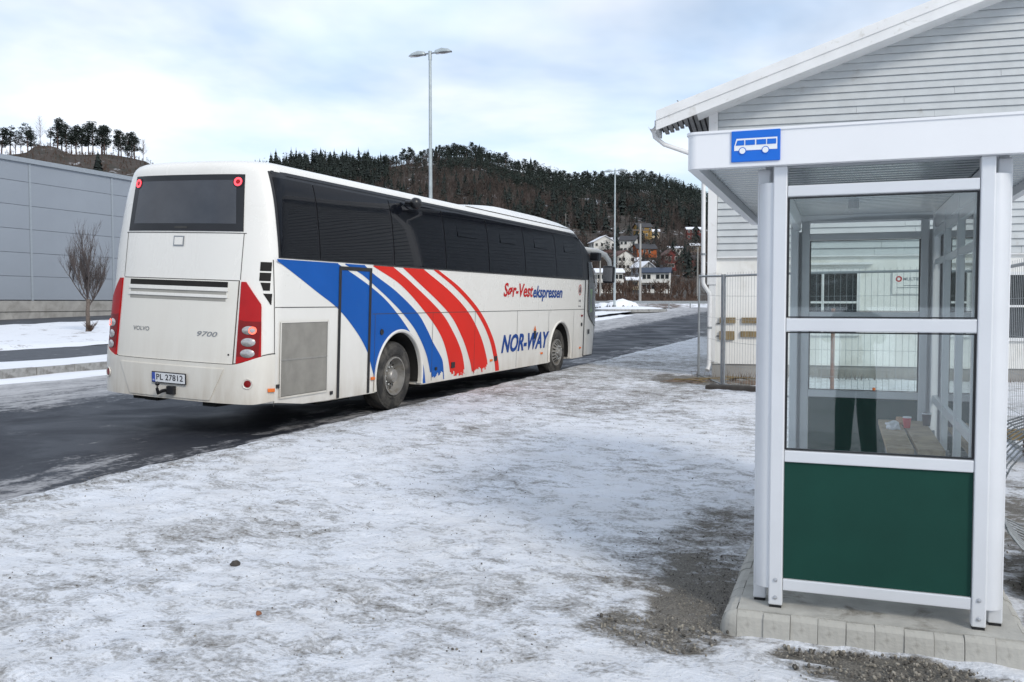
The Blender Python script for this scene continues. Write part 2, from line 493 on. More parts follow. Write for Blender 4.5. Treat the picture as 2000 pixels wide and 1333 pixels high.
# big ground sheet
g = MB()
g.grid(lambda a, b: (lerp(-420, 420, a), lerp(-420, 118, b), rise(lerp(-420, 118, b)) - .12), 24, 60)
tag(g.build('ground', 'clean_snow', smooth=179), kind='structure')
def build_road():
    mb = MB(); qs = [-10.2 + .3 * i for i in range(35)] + [.3] ; ts = [-40 + 1.5 * i for i in range(86)]
    mb.grid(lambda a, b: (lerp(-10.2, .4, a), lerp(-40, 88, b), rise_qt(lerp(-10.2, .4, a), lerp(-40, 88, b))), 30, 90)
    mb.grid(lambda a, b: (lerp(.4, 46, a), lerp(31, 88, b), rise_qt(lerp(.4, 46, a), lerp(31, 88, b))), 30, 40)
    o = mb.build('road', 'wet_asphalt', smooth=179); o.matrix_world = ROADM; tag(o, kind='structure')
build_road()
strip('snow_slush', 'clean_snow', -10.3, -9.0, -40, 62, 8, 300, lambda q, t: rise_qt(q, t) + .055 * (1 - sm((q + 10.0) / 1.0)) + .03 * nz(q * 2, t * .6) - .012)
strip('island_snow', 'clean_snow', -13.4, -10.45, -40, 72, 10, 220, lambda q, t: rise_qt(q, t) + .175 + .03 * nz(q * 1.2, t * .8) - .1 * sm((-13.0 - q) / .4))
strip('side_road', 'side_asphalt', -19.6, -13.2, -40, 80, 6, 60, lambda q, t: rise_qt(q, t) + .06)
strip('verge', 'verge_snow', -36.5, -19.2, -40, 80, 60, 200, lambda q, t: rise_qt(q, t) + .13 * sm((-19.2 - q) / .7) + .05 * nz(q * .7, t * .5) + .05 + .035 * nz(q * 2.6, t * 2.1, 3))
strip('service_road', 'side_asphalt', -44.5, -36.0, -40, 80, 6, 60, lambda q, t: rise_qt(q, t) + .10)
# island nose in the junction, with its kerb ring
nose = MB()
def nose_pt(a, r):
    th = a * 2 * math.pi
    return (-11.9 + 2.9 * r * math.cos(th), 72 + 5.5 * r * math.sin(th))
nose.grid(lambda a, r: (*nose_pt(a, r), rise_qt(-12, 72) + .42 - .22 * r ** 4 + .03 * nz(a * 9, r * 3)), 40, 8)
o = nose.build('island_snow', 'clean_snow', smooth=179); o.matrix_world = ROADM; tag(o, kind='structure')
nk = MB(); nk.grid(lambda a, b: (*nose_pt(a, 1.0 + [0, .03, .07, .075][int(round(b * 3))]), rise_qt(-12, 72) + [.20, .23, .22, -.02][int(round(b * 3))]), 48, 3)
o = nk.build('kerb', 'kerb_granite', smooth=40); o.matrix_world = ROADM; tag(o, kind='structure')

# kerbstones of the island
kerb = empty('kerb'); kerb.matrix_world = ROADM; tag(kerb, kind='structure')
ks = bmesh.new(); bmesh.ops.create_cube(ks, size=1)
for v in ks.verts: v.co = Vector((v.co.x * .17, v.co.y * .985, v.co.z * .30))
bmesh.ops.bevel(ks, geom=[e for e in ks.edges], offset=.015, segments=1, affect='EDGES')
ksm = bpy.data.meshes.new('kerb_stone'); ks.to_mesh(ksm); ks.free(); ksm.materials.append(MATS['kerb_granite'])
rk = random.Random(3)
for i in range(70):
    t = -14 + i * 1.0
    o = link('kerb_stone', ksm, kerb); o.location = (-10.36 + rk.uniform(-.008, .008), t, rise_qt(-10.4, t) + .055 + rk.uniform(-.008, .008)); o.rotation_euler = (0, rk.uniform(-.02, .02), rk.uniform(-.006, .006))

# pavement of trodden snow between kerb and shelter
def pave_z(q, t):
    base = .14 - .115 * sm(q / 4.5) * (1 - sm((t - 2) / 8)) + rise_qt(q, t)
    return base
GRIT = [(5.32, -.30, .28, .60, 1.0), (5.22, .30, .30, .70, .8), (5.10, -.78, .30, .26, .7), (6.15, -.80, .58, .085, 1.3), (6.5, -.93, .45, .13, 1.25), (6.0, -.95, .3, .08, .8), (5.2, 1.3, .35, .8, .5), (4.9, .4, .35, .6, .3), (3.6, 12.3, 1.3, 1.3, .9), (2.6, 9.5, 1.5, 3.0, .35),
        (4.3, -2.4, .5, .25, .5), (7.6, 1.5, .8, 2.4, .8), (.25, 6, .35, 14, .25), (1.5, 14, 2.0, 7, .32)]
def grit_at(q, t):
    w = 0
    for a, b, ra, rb, k in GRIT:
        d = ((q - a) / ra) ** 2 + ((t - b) / rb) ** 2
        d += .75 * nz(q * 2.2, t * 2.2, 5) + .6 * nz(q * 6, t * 6, 9) + .4 * nz(q * 15, t * 15, 2)
        w = max(w, k * (1 - sm((d - .25) / 1.3)))
    return w
SLAB_Q0 = None
FOOT = []
_rf = random.Random(31)
for _c in range(14):
    _q, _t, _a = _rf.uniform(.8, 5.2), _rf.uniform(-4.5, 6), _rf.uniform(-.6, .9)
    for _k in range(6):
        _s = 1 if _k % 2 else -1
        FOOT.append((_q + math.sin(_a) * .62 * _k + math.cos(_a) * .1 * _s, _t + math.cos(_a) * .62 * _k - math.sin(_a) * .1 * _s, _a + _rf.uniform(-.15, .15), _rf.uniform(.6, 1)))
def foot_dent(q, t):
    z = 0.
    for a, b, an, k in FOOT:
        dx, dy = q - a, t - b
        if abs(dx) > .3 or abs(dy) > .3: continue
        c, s_ = math.cos(an), math.sin(an); u_, w_ = (dx * c - dy * s_) / .055, (dx * s_ + dy * c) / .145
        d = math.sqrt(u_ * u_ + w_ * w_)
        z += k * (-.016 * (1 - sm((d - .7) / .35)) + .006 * max(0, 1 - abs(d - 1.25) / .3))
    return z
def build_pavement():
    qs = []; q = 0
    while q < 13: qs.append(q); q += .04 if q < 7 else .12
    ts = []; t = -7.5
    while t < 33: ts.append(t); t += .038 if t < 3 else (.08 if t < 12 else .22)
    mb = MB(); grit = []
    for t in ts:
        for k, q in enumerate(qs):
            e = .05 * nz(t * .9, 1.3) + .03 * nz(t * 3.1, 4.2)
            if k == 0: z = -.03; qq = -.03 + e
            elif k == 1: z = pave_z(0, t) - .045; qq = -.01 + e
            else:
                qq = q + e * max(0, 1 - q)
                z = pave_z(q, t)
            if k > 0:
                z += .016 * nz(qq * 1.7, t * 1.7) + .014 * nz(qq * 5.2, t * 5.2, 2) + .008 * nz(qq * 13, t * 13, 7) + foot_dent(qq, t) - .03 * (1 - sm(q / .25))
            gr = grit_at(qq, t) if k > 0 else .5
            z -= .014 * min(1, gr)
            mb.v.append((qq, t, z)); grit.append(gr)
    n = len(qs)
    mb.f = [(j * n + i, j * n + i + 1, (j + 1) * n + i + 1, (j + 1) * n + i) for j in range(len(ts) - 1) for i in range(n - 1)]
    o = mb.build('pavement', 'trodden_snow', smooth=179)
    a = o.data.attributes.new('grit', 'FLOAT', 'POINT'); a.data.foreach_set('value', grit)
    o.matrix_world = ROADM; tag(o, kind='structure')
build_pavement()

# loose stones on the snow and in the bare patches
def build_stones():
    rs = random.Random(11)
    bm = bmesh.new(); bmesh.ops.create_icosphere(bm, subdivisions=1, radius=1)
    iv = [v.co.copy() for v in bm.verts]; fi = [tuple(v.index for v in f.verts) for f in bm.faces]; bm.free()
    out = {'gravel': MB(), 'gravel_dark': MB()}
    def put(mb, q, t, r):
        e = Euler((rs.uniform(0, 3), rs.uniform(0, 3), rs.uniform(0, 3))).to_matrix(); sx, sy, sz = rs.uniform(.7, 1.3), rs.uniform(.6, 1.1), rs.uniform(.45, .8)
        z = pave_z(q, t) + .016 * nz(q * 1.7, t * 1.7) + .011 * nz(q * 5.2, t * 5.2, 2)
        mb.add([Vector((q, t, z + r * .15)) + (e @ Vector((p.x * sx, p.y * sy, p.z * sz))) * r for p in iv], fi)
    n = 0; tries = 0
    while n < 3800 and tries < 60000:
        tries += 1
        q = rs.uniform(3.6, 8.0); t = rs.uniform(-2.9, 2.0)
        if rs.random() < grit_at(q, t) ** 3:
            put(out['gravel' if rs.random() < .6 else 'gravel_dark'], q, t, (rs.choice([.004, .005, .006, .008, .011]) if t < -.62 else rs.choice([.002, .003, .003, .004, .006])) * rs.uniform(.8, 1.2)); n += 1
    for i in range(9000):
        q = rs.uniform(.1, 7.5); t = rs.uniform(-4.5, 2) if i % 3 else rs.uniform(2, 9)
        if .6 * nz(q * .9, t * .9, 3) + .7 * nz(q * 2.5, t * 2.5, 6) + rs.uniform(-.35, .35) > .12:
            put(out['gravel_dark' if rs.random() < .7 else 'gravel'], q, t, rs.choice([.002, .0025, .003, .003, .004, .005, .007]))
    simple('gravel_grey', (.24, .22, .185), .85, var=.5, scale=55)
    simple('gravel_black', (.085, .078, .068), .85, var=.5, scale=55)
    a = out['gravel'].build('gravel', 'gravel_grey'); a.matrix_world = ROADM; tag(a, 'loose pale gravel scattered round the shelter slab', 'gravel', kind='stuff')
    a = out['gravel_dark'].build('gravel', 'gravel_black'); a.matrix_world = ROADM; tag(a, 'loose dark grit scattered over the trodden snow', 'gravel', kind='stuff')
build_stones()

# ------------------------------------------------------------------ far terrain
def y_px_ridge(u):
    x = 1000 + u * F_PX
    return interp(x, [(-900, 420), (-300, 380), (200, 345), (430, 362), (500, 346), (545, 330), (570, 328), (640, 325), (700, 329), (740, 333), (780, 328), (842, 318), (880, 307), (920, 306), (950, 314), (1000, 335), (1040, 346), (1080, 358), (1120, 364), (1160, 364), (1200, 360), (1250, 357), (1300, 367), (1340, 380), (1400, 402), (1600, 440), (2000, 470), (2600, 520)])
def left_ridge(u):
    x = 1000 + u * F_PX
    return interp(x, [(-900, 460), (-400, 360), (-100, 318), (0, 307), (40, 306), (60, 302), (74, 290), (100, 287), (118, 289), (140, 300), (170, 301), (210, 303), (250, 311), (290, 318), (330, 338), (380, 380), (450, 440), (560, 530), (700, 575)])
def far_z(X, Y):
    u = X / Y
    HOR = 591.0
    # main hill
    yr = y_px_ridge(u)
    if Y < 230: yp = lerp(598, 575, sm((Y - 95) / 135))
    elif Y < 620: yp = lerp(575, yr, (Y - 230) / 390)
    else: yp = yr
    z = 1.6 + (HOR - yp) / F_PX * min(Y, 620)
    if Y > 620: z -= (Y - 620) * .25
    if Y > 240: z += (nz(X * .02, Y * .02) * 2.2 + nz(X * .06, Y * .06, 4) * 1.0) * sm((Y - 240) / 60)
    # near left knoll
    if u < -.1:
        yl = left_ridge(u)
        if Y < 140: yk = 600
        elif Y < 250: yk = lerp(600, yl, sm((Y - 140) / 110) ** .8)
        else: yk = yl
        zk = 1.6 + (HOR - yk) / F_PX * min(Y, 250)
        if Y > 250: zk -= (Y - 250) * .45
        zk += nz(X * .08, Y * .08, 2) * .9 * sm((Y - 150) / 60)
        z = max(z, zk) if Y > 140 else z
    return z
def build_hill():
    mb = MB()
    us = [-1.6 + 2.6 * i / 300 for i in range(301)]
    ys = []; y = 104.
    while y < 900: ys.append(y); y *= 1.0165
    mb.v = [(u * Y, Y, far_z(u * Y, Y)) for Y in ys for u in us]
    n = len(us)
    mb.f = [(j * n + i, j * n + i + 1, (j + 1) * n + i + 1, (j + 1) * n + i) for j in range(len(ys) - 1) for i in range(n - 1)]
    tag(mb.build('hill', 'hillside', smooth=179), kind='structure')
    # low wooded hills all round behind the camera
    rb = MB(); N = 90
    prof = [(330, 0), (420, 26), (520, 62), (640, 80), (800, 30)]
    def ring(a, b):
        th = R(58) + a * R(244)
        i = b * (len(prof) - 1); k = min(int(i), len(prof) - 2); f = i - k
        r = lerp(prof[k][0], prof[k + 1][0], f); z = lerp(prof[k][1], prof[k + 1][1], f)
        z *= .75 + .5 * nz(math.cos(th) * 3, math.sin(th) * 3)
        return (r * math.sin(th), r * math.cos(th), z - .4)
    rb.grid(ring, N, 16)
    tag(rb.build('hill', 'hillside', smooth=179), kind='structure')
build_hill()

# px ray -> point on far terrain
CP, SP = math.cos(PITCH), math.sin(PITCH)
def ray(x, y):
    a = (x - 1000) / F_PX; b = -(y - 666.5) / F_PX
    return Vector((a, CP + b * SP, b * CP - SP))
def on_terrain(x, y):
    r = ray(x, y); Y = 105.
    while Y < 700:
        k = Y / r.y
        if CAM_H + r.z * k <= far_z(r.x * k, Y): break
        Y += 1.0
    k = Y / r.y
    return Vector((r.x * k, Y, far_z(r.x * k, Y)))

# snow bank and scrub beyond the junction
sb = MB(); sb.grid(lambda a, b: (lerp(-60, 120, a), lerp(92, 106, b), rise(92) + .25 + 1.0 * math.sin(b * math.pi) ** .7 * (.5 + .4 * nz(a * 60, b * 3)) - .3), 160, 8)
tag(sb.build('snow_bank', 'field_snow', smooth=179), kind='structure')

# ------------------------------------------------------------------ trees
def conifer_geo(mb, base, h, rw, rnd, layers=9, spikes=7):
    bx, by, bz = base
    mb.add([(bx - .12, by, bz), (bx + .12, by, bz), (bx, by, bz + h)], [(0, 1, 2)])
    for l in range(layers):
        f = l / (layers - 1); z = bz + h * (.10 + .84 * f); r = rw * (1 - f) ** .8 * rnd.uniform(.75, 1.15) + .15
        o = rnd.uniform(0, 6.28)
        for s in range(spikes):
            t = o + s * 2 * math.pi / spikes + rnd.uniform(-.3, .3); rr = r * rnd.uniform(.65, 1.25); c, q = math.cos(t), math.sin(t)
            w = rr * .55; dz = -h * .055 * rnd.uniform(.5, 1.6)
            top = (bx, by, z + h * .13)
            mb.add([top, (bx + c * rr - q * w, by + q * rr + c * w, z + dz * .4), (bx + c * rr * 1.15, by + q * rr * 1.15, z + dz), (bx + c * rr + q * w, by + q * rr - c * w, z + dz * .4)], [(0, 1, 2), (0, 2, 3)])
def clump_geo(mb, c, rx, rz, n, size, rnd):
    for _ in range(n):
        while True:
            p = Vector((rnd.uniform(-1, 1), rnd.uniform(-1, 1), rnd.uniform(-1, 1)))
            if .15 < p.length < 1: break
        p = Vector((c[0] + p.x * rx, c[1] + p.y * rx, c[2] + p.z * rz))
        a = Vector((rnd.uniform(-1, 1), rnd.uniform(-1, 1), rnd.uniform(-.5, .5))).normalized() * size * rnd.uniform(.6, 1.3)
        b = Vector((rnd.uniform(-1, 1), rnd.uniform(-1, 1), rnd.uniform(-1, 1))).normalized() * size * rnd.uniform(.4, .9)
        mb.add([p - a * .6, p + b * .5, p + a, p - b * .5], [(0, 1, 2, 3)])
def bare_geo(mb, base, h, rnd, n=26, spread=.28, w=.05):
    bx, by, bz = base
    lean = rnd.uniform(-.06, .06) * h
    def st(f): return Vector((bx + lean * f, by, bz + h * f))
    def sliver(a, b, w0):
        d = b - a; sd = Vector((d.z, 0, -d.x)).normalized() * w0
        sd2 = Vector((0, d.z, -d.y)).normalized() * w0
        mb.add([a - sd, a + sd, b], [(0, 1, 2)]); mb.add([a - sd2, a + sd2, b], [(0, 1, 2)])
    sliver(st(0), st(1), w * 2)
    for i in range(n):
        f = rnd.uniform(.22, .92); t = rnd.uniform(0, 6.28); L = h * spread * (1.15 - f) * rnd.uniform(.7, 1.4)
        a = st(f); b = a + Vector((math.cos(t) * L, math.sin(t) * L, L * rnd.uniform(.7, 1.6)))
        sliver(a, b, w)
        m = a.lerp(b, .5); c = m + Vector((rnd.uniform(-1, 1), rnd.uniform(-1, 1), rnd.uniform(.4, 1.2))) * L * .45
        sliver(m, c, w * .7)

# individual pines: three shared shapes
def make_pine(seed, h=9.5):
    rnd = random.Random(seed)
    tr = MB(); top = Vector((rnd.uniform(-.5, .5), rnd.uniform(-.5, .5), h * .93))
    pts = [Vector((0, 0, -.6)), Vector((top.x * .2, top.y * .2, h * .3)), Vector((top.x * .7 + rnd.uniform(-.2, .2), top.y * .7, h * .65)), top]
    tr.tube(pts, [.22, .17, .11, .03], 6)
    cr = MB()
    for i in range(rnd.randint(24, 30)):
        f = rnd.uniform(.30, .98); th = rnd.uniform(0, 6.28); reach = h * .27 * (1.25 - f) * rnd.uniform(.4, 1.25) + .1
        p = Vector((top.x * f, top.y * f, h * f)); e = p + Vector((math.cos(th) * reach, math.sin(th) * reach, reach * .25))
        tr.tube([p, e], [.06, .02], 4, cap=False)
        clump_geo(cr, e, rnd.uniform(.7, 1.3), rnd.uniform(.5, .95), 38, .44, rnd)
    clump_geo(cr, top, 1.0, .8, 60, .4, rnd)
    return tr.mesh('trunk', 'pine_bark'), cr.mesh('crown', 'pine_needles')
PINES = [make_pine(s, hh) for s, hh in ((1, 10), (2, 9), (3, 11), (4, 8.5), (5, 10.5))]
def make_spruce(seed, h):
    rnd = random.Random(seed); tr = MB(); tr.tube([(0, 0, -.6), (0, 0, h * .9)], [.2, .03], 6); cr = MB(); conifer_geo(cr, (0, 0, 0), h, h * .2, rnd, 12, 9)
    return tr.mesh('trunk', 'pine_bark'), cr.mesh('crown', 'spruce_needles')
SPRUCES = [make_spruce(s, hh) for s, hh in ((11, 11), (12, 9), (13, 12), (14, 10))]
def place_tree(name, pair, p, sc, rz, label, cat, group=None):
    e = empty(name, p); e.scale = (sc, sc, sc * random.uniform(.92, 1.1)); e.rotation_euler = (0, 0, rz)
    link('trunk', pair[0], e); link('crown', pair[1], e); tag(e, label, cat, group); return e

rt = random.Random(21)
def ridge_point(x, left=False):
    u = (x - 1000) / F_PX; Y = 250. if left else 618.
    return Vector((u * Y, Y, far_z(u * Y, Y)))
# the knoll on the left
ORD = 'first second third fourth fifth sixth seventh eighth ninth tenth eleventh twelfth thirteenth fourteenth fifteenth sixteenth seventeenth eighteenth nineteenth twentieth twenty-first last'.split()
PX_ = (8, 24, 31, 60, 74, 118, 128, 137, 150, 163, 171, 178, 190, 199, 209, 219, 229, 240, 252, 262, 270, 279)
for x in PX_:
    p = ridge_point(x, True); p.y += rt.uniform(-5, 3); p.z = far_z(p.x, p.y)
    hpx = 62 if 110 < x < 235 else (54 if x < 110 else 50)
    if x in (8,): hpx = 50
    pr = rt.choice(PINES)
    h0 = max(v.co.z for v in pr[1].vertices)
    lab = ORD[PX_.index(x)] + ' pine from the left on the left hilltop'
    if x == 24: lab = 'leftmost full pine on the left hilltop, standing apart above the grey hall'
    place_tree('pine_tree', pr, p, hpx / F_PX * 250 / h0 * rt.uniform(.92, 1.06), rt.uniform(0, 6), lab, 'tree', None if x == 24 else 'pines on the left hilltop')
def birch_thing(p, h, label, seed, group=None):
    rnd = random.Random(seed); tr = MB(); tr.tube([(0, 0, -.4), (.1, 0, h * .5), (.0, 0, h)], [.10, .06, .015], 5); br = MB(); bare_geo(br, (0, 0, 0), h, rnd, 70, .30, .022)
    e = empty('birch_tree', p); tr.build('trunk', 'birch', e); br.build('branches', 'birch', e); tag(e, label, 'tree', group)
birch_thing(ridge_point(86, True), 8.2, 'pale bare birch rising between pines on the left hilltop', 5)
for i, x in enumerate((3, 38, 48, 106, 285)):
    birch_thing(ridge_point(x, True), rt.uniform(4.5, 6), ['thin bare birch at the left picture edge on the left hilltop', 'thin bare birch just right of the second pine on the left hilltop', 'thin bare birch before the fourth pine on the left hilltop', 'thin bare birch in the gap left of the pine row on the left hilltop', 'thin bare birch at the right end of the left hilltop'][i], 50 + i, 'small birches on the left hilltop')
pp = on_terrain(192, 345); place_tree('spruce_tree', SPRUCES[1], pp, .62, 0, 'small dark spruce on the slope just above the grey hall roof', 'tree')

# skyline of the main hill: separate trees
sk = 'dark conifer on the skyline of the wooded hill'
x = 505.
while x < 1372:
    p = ridge_point(x); p.y -= rt.uniform(0, 10); p.z = far_z(p.x, p.y)
    if x < 745: pr = rt.choice(SPRUCES); sc = rt.uniform(.62, .92)
    elif x > 1280: pr = rt.choice(SPRUCES); sc = rt.uniform(.6, .95)
    else: pr = rt.choice(PINES + SPRUCES[:1]); sc = rt.uniform(.78, 1.12)
    place_tree('pine_tree' if pr in PINES else 'spruce_tree', pr, p, sc, rt.uniform(0, 6), sk, 'tree', 'skyline conifers')
    x += rt.uniform(4.5, 9.5)

def build_forest():
    rnd = random.Random(5); con = MB(); bare = MB(); pines = MB()
    n = 0
    while n < 9000:
        x = rnd.uniform(470, 1420); Y = rnd.uniform(285, 640) ** 1.0; u = (x - 1000) / F_PX; X = u * Y
        z = far_z(X, Y); yp = 591 - (z - 1.6) / Y * F_PX
        f = (Y - 230) / 390
        cl = nz(X * .012, Y * .012, 7) + .5 * nz(X * .04, Y * .04, 3)
        # open snowy scree on the right of the hill
        dx, dyp = (x - 1225) / 70, (yp - 440 - (x - 1225) * .35) / 22
        if dx * dx + dyp * dyp < 1 and rnd.random() < .72: continue
        if yp > 452 and x > 1100 and rnd.random() < .80: continue
        upper = yp < y_px_ridge(u) + 38
        pc = .95 if upper and (x < 760 or x > 860) else (.10 + .45 * (cl > .22) + (.28 if x > 1080 else 0))
        if yp > 450: pc = .16
        if rnd.random() < pc:
            if x > 760 and upper or rnd.random() < .25:
                h = rnd.uniform(7, 11); c = (X, Y, z + h * .62); clump_geo(pines, c, h * .2, h * .36, 34, .85, rnd); pines.add([(X - .15, Y, z), (X + .15, Y, z), (X, Y, z + h * .8)], [(0, 1, 2)])
            else:
                h = rnd.choice([4.5, 6, 7, 8, 9, 10, 12]) * rnd.uniform(.85, 1.15); conifer_geo(con, (X, Y, z - .3), h, h * .19, rnd, 7, 6)
        else:
            bare_geo(bare, (X, Y, z - .3), rnd.uniform(5, 9), rnd, 20, .34, .06)
        n += 1
    tag(con.build('forest', 'spruce_needles'), 'dark spruce wood covering the hill behind the bus', 'forest', kind='stuff')
    tag(pines.build('forest', 'pine_needles'), 'dense dark pine wood on the upper hill', 'forest', kind='stuff')
    tag(bare.build('forest', 'bare_wood'), 'brown leafless birch wood on the lower hillside', 'forest', kind='stuff')
    # knoll undergrowth
    kn = MB()
    for _ in range(900):
        x = rnd.uniform(-20, 320); Y = rnd.uniform(190, 249); X = (x - 1000) / F_PX * Y
        bare_geo(kn, (X, Y, far_z(X, Y) - .1), rnd.uniform(.5, 1.6), rnd, 9, .5, .03)
    tag(kn.build('scrub', 'dry_bush'), 'low brown scrub on the left knoll', 'scrub', kind='stuff')
    sc = MB(); tw = MB()
    for _ in range(1500):
        x = rnd.uniform(1120, 1420); Y = rnd.choice([rnd.uniform(112, 190), rnd.uniform(190, 420)]); X = (x - 1000) / F_PX * Y
        h = rnd.uniform(.5, 1.2) if Y < 190 else rnd.uniform(1.2, 3.8)
        bare_geo(sc if Y < 230 or rnd.random() < .35 else tw, (X, Y, far_z(X, Y) - .1), h, rnd, 12, .5, .03 if Y < 190 else .06)
    tag(sc.build('scrub', 'dry_bush'), 'rust brown scrub between the road and the far houses', 'scrub', kind='stuff')
    tag(tw.build('scrub', 'bare_wood'), 'bare grey garden bushes among the far houses', 'scrub', kind='stuff')
build_forest()

# ------------------------------------------------------------------ far houses
simple('h_white', (.70, .69, .65), .8, var=.06); simple('h_orange', (.38, .095, .025), .8, var=.12); simple('h_red', (.13, .025, .022), .8, var=.12)
simple('h_yellow', (.30, .18, .045), .8, var=.12); simple('h_cream', (.52, .44, .30), .8, var=.1); simple('h_grey', (.34, .36, .38), .8, var=.1)
simple('r_dark', (.05, .05, .055), .8, var=.2); simple('r_blue', (.035, .05, .08), .6, var=.1); simple('r_brown', (.11, .06, .05), .8, var=.2)
def house(x, y, wpx, wall, roof, label, rot=0., floors=2, depth=.75, pitch=30, gable=False, snow=1., balcony=False, nwin=4):
    p = on_terrain(x, y); D = p.y; w = wpx * .9 / F_PX * D; d = w * depth; h = 2.6 * floors
    e = empty('house', p); e.rotation_euler = (0, 0, R(rot)); tag(e, label, 'house', 'houses on the hillside')
    MB().box((-w / 2, -d / 2, -2.5), (w / 2, d / 2, h)).build('wall', wall, e)
    ov = .5; rr = math.tan(R(pitch))
    rb = MB(); tk = .22
    if gable:   # ridge runs front to back
        rh = (w / 2) * rr
        rb.add([(-w / 2 - ov, -d / 2 - ov, h - ov * rr), (0, -d / 2 - ov, h + rh), (w / 2 + ov, -d / 2 - ov, h - ov * rr), (-w / 2 - ov, d / 2 + ov, h - ov * rr), (0, d / 2 + ov, h + rh), (w / 2 + ov, d / 2 + ov, h - ov * rr)] +
               [(-w / 2 - ov, -d / 2 - ov, h - ov * rr + tk), (0, -d / 2 - ov, h + rh + tk), (w / 2 + ov, -d / 2 - ov, h - ov * rr + tk), (-w / 2 - ov, d / 2 + ov, h - ov * rr + tk), (0, d / 2 + ov, h + rh + tk), (w / 2 + ov, d / 2 + ov, h - ov * rr + tk)],
               [(6, 7, 10, 9), (7, 8, 11, 10), (0, 3, 4, 1), (1, 4, 5, 2), (0, 1, 7, 6), (1, 2, 8, 7), (3, 9, 10, 4), (4, 10, 11, 5), (0, 6, 9, 3), (2, 5, 11, 8)])
        MB().prism([(-w / 2, -d / 2, h), (w / 2, -d / 2, h), (0, -d / 2, h + rh)], (0, d, 0)).build('gable', wall, e)
    else:
        rh = (d / 2) * rr
        A = [(-w / 2 - ov, -d / 2 - ov, h - ov * rr), (-w / 2 - ov, 0, h + rh), (-w / 2 - ov, d / 2 + ov, h - ov * rr)]
        B = [(-a[0], a[1], a[2]) for a in A]
        up = lambda q: [(a[0], a[1], a[2] + tk) for a in q]
        rb.add(A + B + up(A) + up(B), [(6, 9, 10, 7), (7, 10, 11, 8), (0, 1, 4, 3), (1, 2, 5, 4), (0, 6, 7, 1), (1, 7, 8, 2), (3, 4, 10, 9), (4, 5, 11, 10), (0, 3, 9, 6), (2, 8, 11, 5)])
        MB().prism([(-w / 2, -d / 2, h), (-w / 2, d / 2, h), (-w / 2, 0, h + rh)], (w, 0, 0)).build('gable', wall, e)
    r_o = rb.build('roof', roof, e)
    cx = w * .18
    MB().box((cx - .35, -.35, h + rh * .5), (cx + .35, .35, h + rh + .9)).build('chimney', 'r_dark', r_o)
    wm = MB().box((-.45, -.04, -.55), (.45, .04, .55)).mesh('window', 'window_dark'); fm = MB().box((-.55, -.02, -.65), (.55, .02, .65)).mesh('window_frame', 'h_white')
    for fl in range(floors):
        for k in range(nwin):
            if (k + fl) % 5 == 3: continue
            wx = -w / 2 + w * (k + .5) / nwin
            q = link('window', wm, e); q.location = (wx, -d / 2 - .07, 2.6 * fl + 1.45)
            f = link('frame', fm, q); f.location = (0, .045, 0)
    for k in range(2):
        q = link('window', wm, e); q.location = (-w / 2 - .05, -d / 4 + d / 2 * k, 2.6 * (floors - 1) + 1.4); q.rotation_euler = (0, 0, -math.pi / 2)
    if balcony:
        MB().box((-w / 2, -d / 2 - 1.3, 2.45), (w / 2, -d / 2 - .1, 2.6)).build('balcony', 'h_white', e)
        MB().box((-w / 2, -d / 2 - 1.3, 2.602), (w / 2, -d / 2 - 1.24, 3.3)).build('balcony_rail', 'h_white', e)
house(1176, 500, 48, 'h_white', 'snow_roof', 'tall white gabled house just right of the bus front, top of its cluster', 8, 2, 1.0, 28, True)
house(1200, 484, 30, 'h_grey', 'snow_roof', 'grey house with snowy roof beside the tall white gabled house', -12, 1, .8, 30)
house(1193, 508, 26, 'h_cream', 'r_brown', 'cream house with brown roof below the tall white gabled house', -20, 1, .8, 30)
house(1228, 496, 34, 'h_white', 'r_dark', 'white house with dark roof left of the orange house', -18, 2, .8, 33)
house(1258, 500, 44, 'h_orange', 'r_dark', 'bright orange house with a dark roof in the middle of the slope', 12, 1, .8, 30)
house(1255, 466, 32, 'h_yellow', 'r_dark', 'yellow house with dark roof highest up the slope', 15, 2, .8, 32)
house(1276, 464, 24, 'h_cream', 'snow_roof', 'small house with snowy roof right of the yellow house', 0, 1, .8, 25)
house(1318, 498, 30, 'h_white', 'snow_roof', 'small white bungalow with flat snowy roof, right of the orange house', 5, 1, .8, 16)
house(1215, 530, 40, 'h_white', 'r_brown', 'white gabled house with brown roof behind the second lamp post', 20, 2, .9, 30, True)
house(1238, 524, 28, 'h_red', 'snow_roof', 'red house with white snowy roof above the white barn', -10, 1, .8, 30)
house(1255, 538, 34, 'h_grey', 'snow_roof', 'pale barn with steep snow covered roof below the orange house', 30, 1, 1.1, 34, True)
house(1306, 528, 30, 'h_red', 'r_brown', 'dark red gabled house with white lower floor', 14, 2, .9, 36, True)
house(1342, 520, 36, 'h_red', 'r_dark', 'long dark red house with dark roof near the grey gable', -6, 1, .7, 30)
house(1355, 470, 34, 'h_red', 'snow_roof', 'red house high on the slope beside the grey gable', 0, 2, .7, 22)
house(1358, 492, 22, 'h_cream', 'snow_roof', 'small pale house with snowy roof under the high red house', 0, 1, .8, 25)
house(1188, 572, 56, 'h_white', 'snow_roof', 'large white house with snowy hipped roof behind the bus mirror', 4, 2, .7, 20, balcony=True, nwin=6)
house(1238, 566, 30, 'h_cream', 'snow_roof', 'low pale house with snowy roof left of the blue roofed house', 0, 1, .8, 22)
house(1282, 572, 58, 'h_white', 'r_blue', 'white two storey house with a blue roof and long balcony', -14, 2, .7, 24, balcony=True, nwin=6)

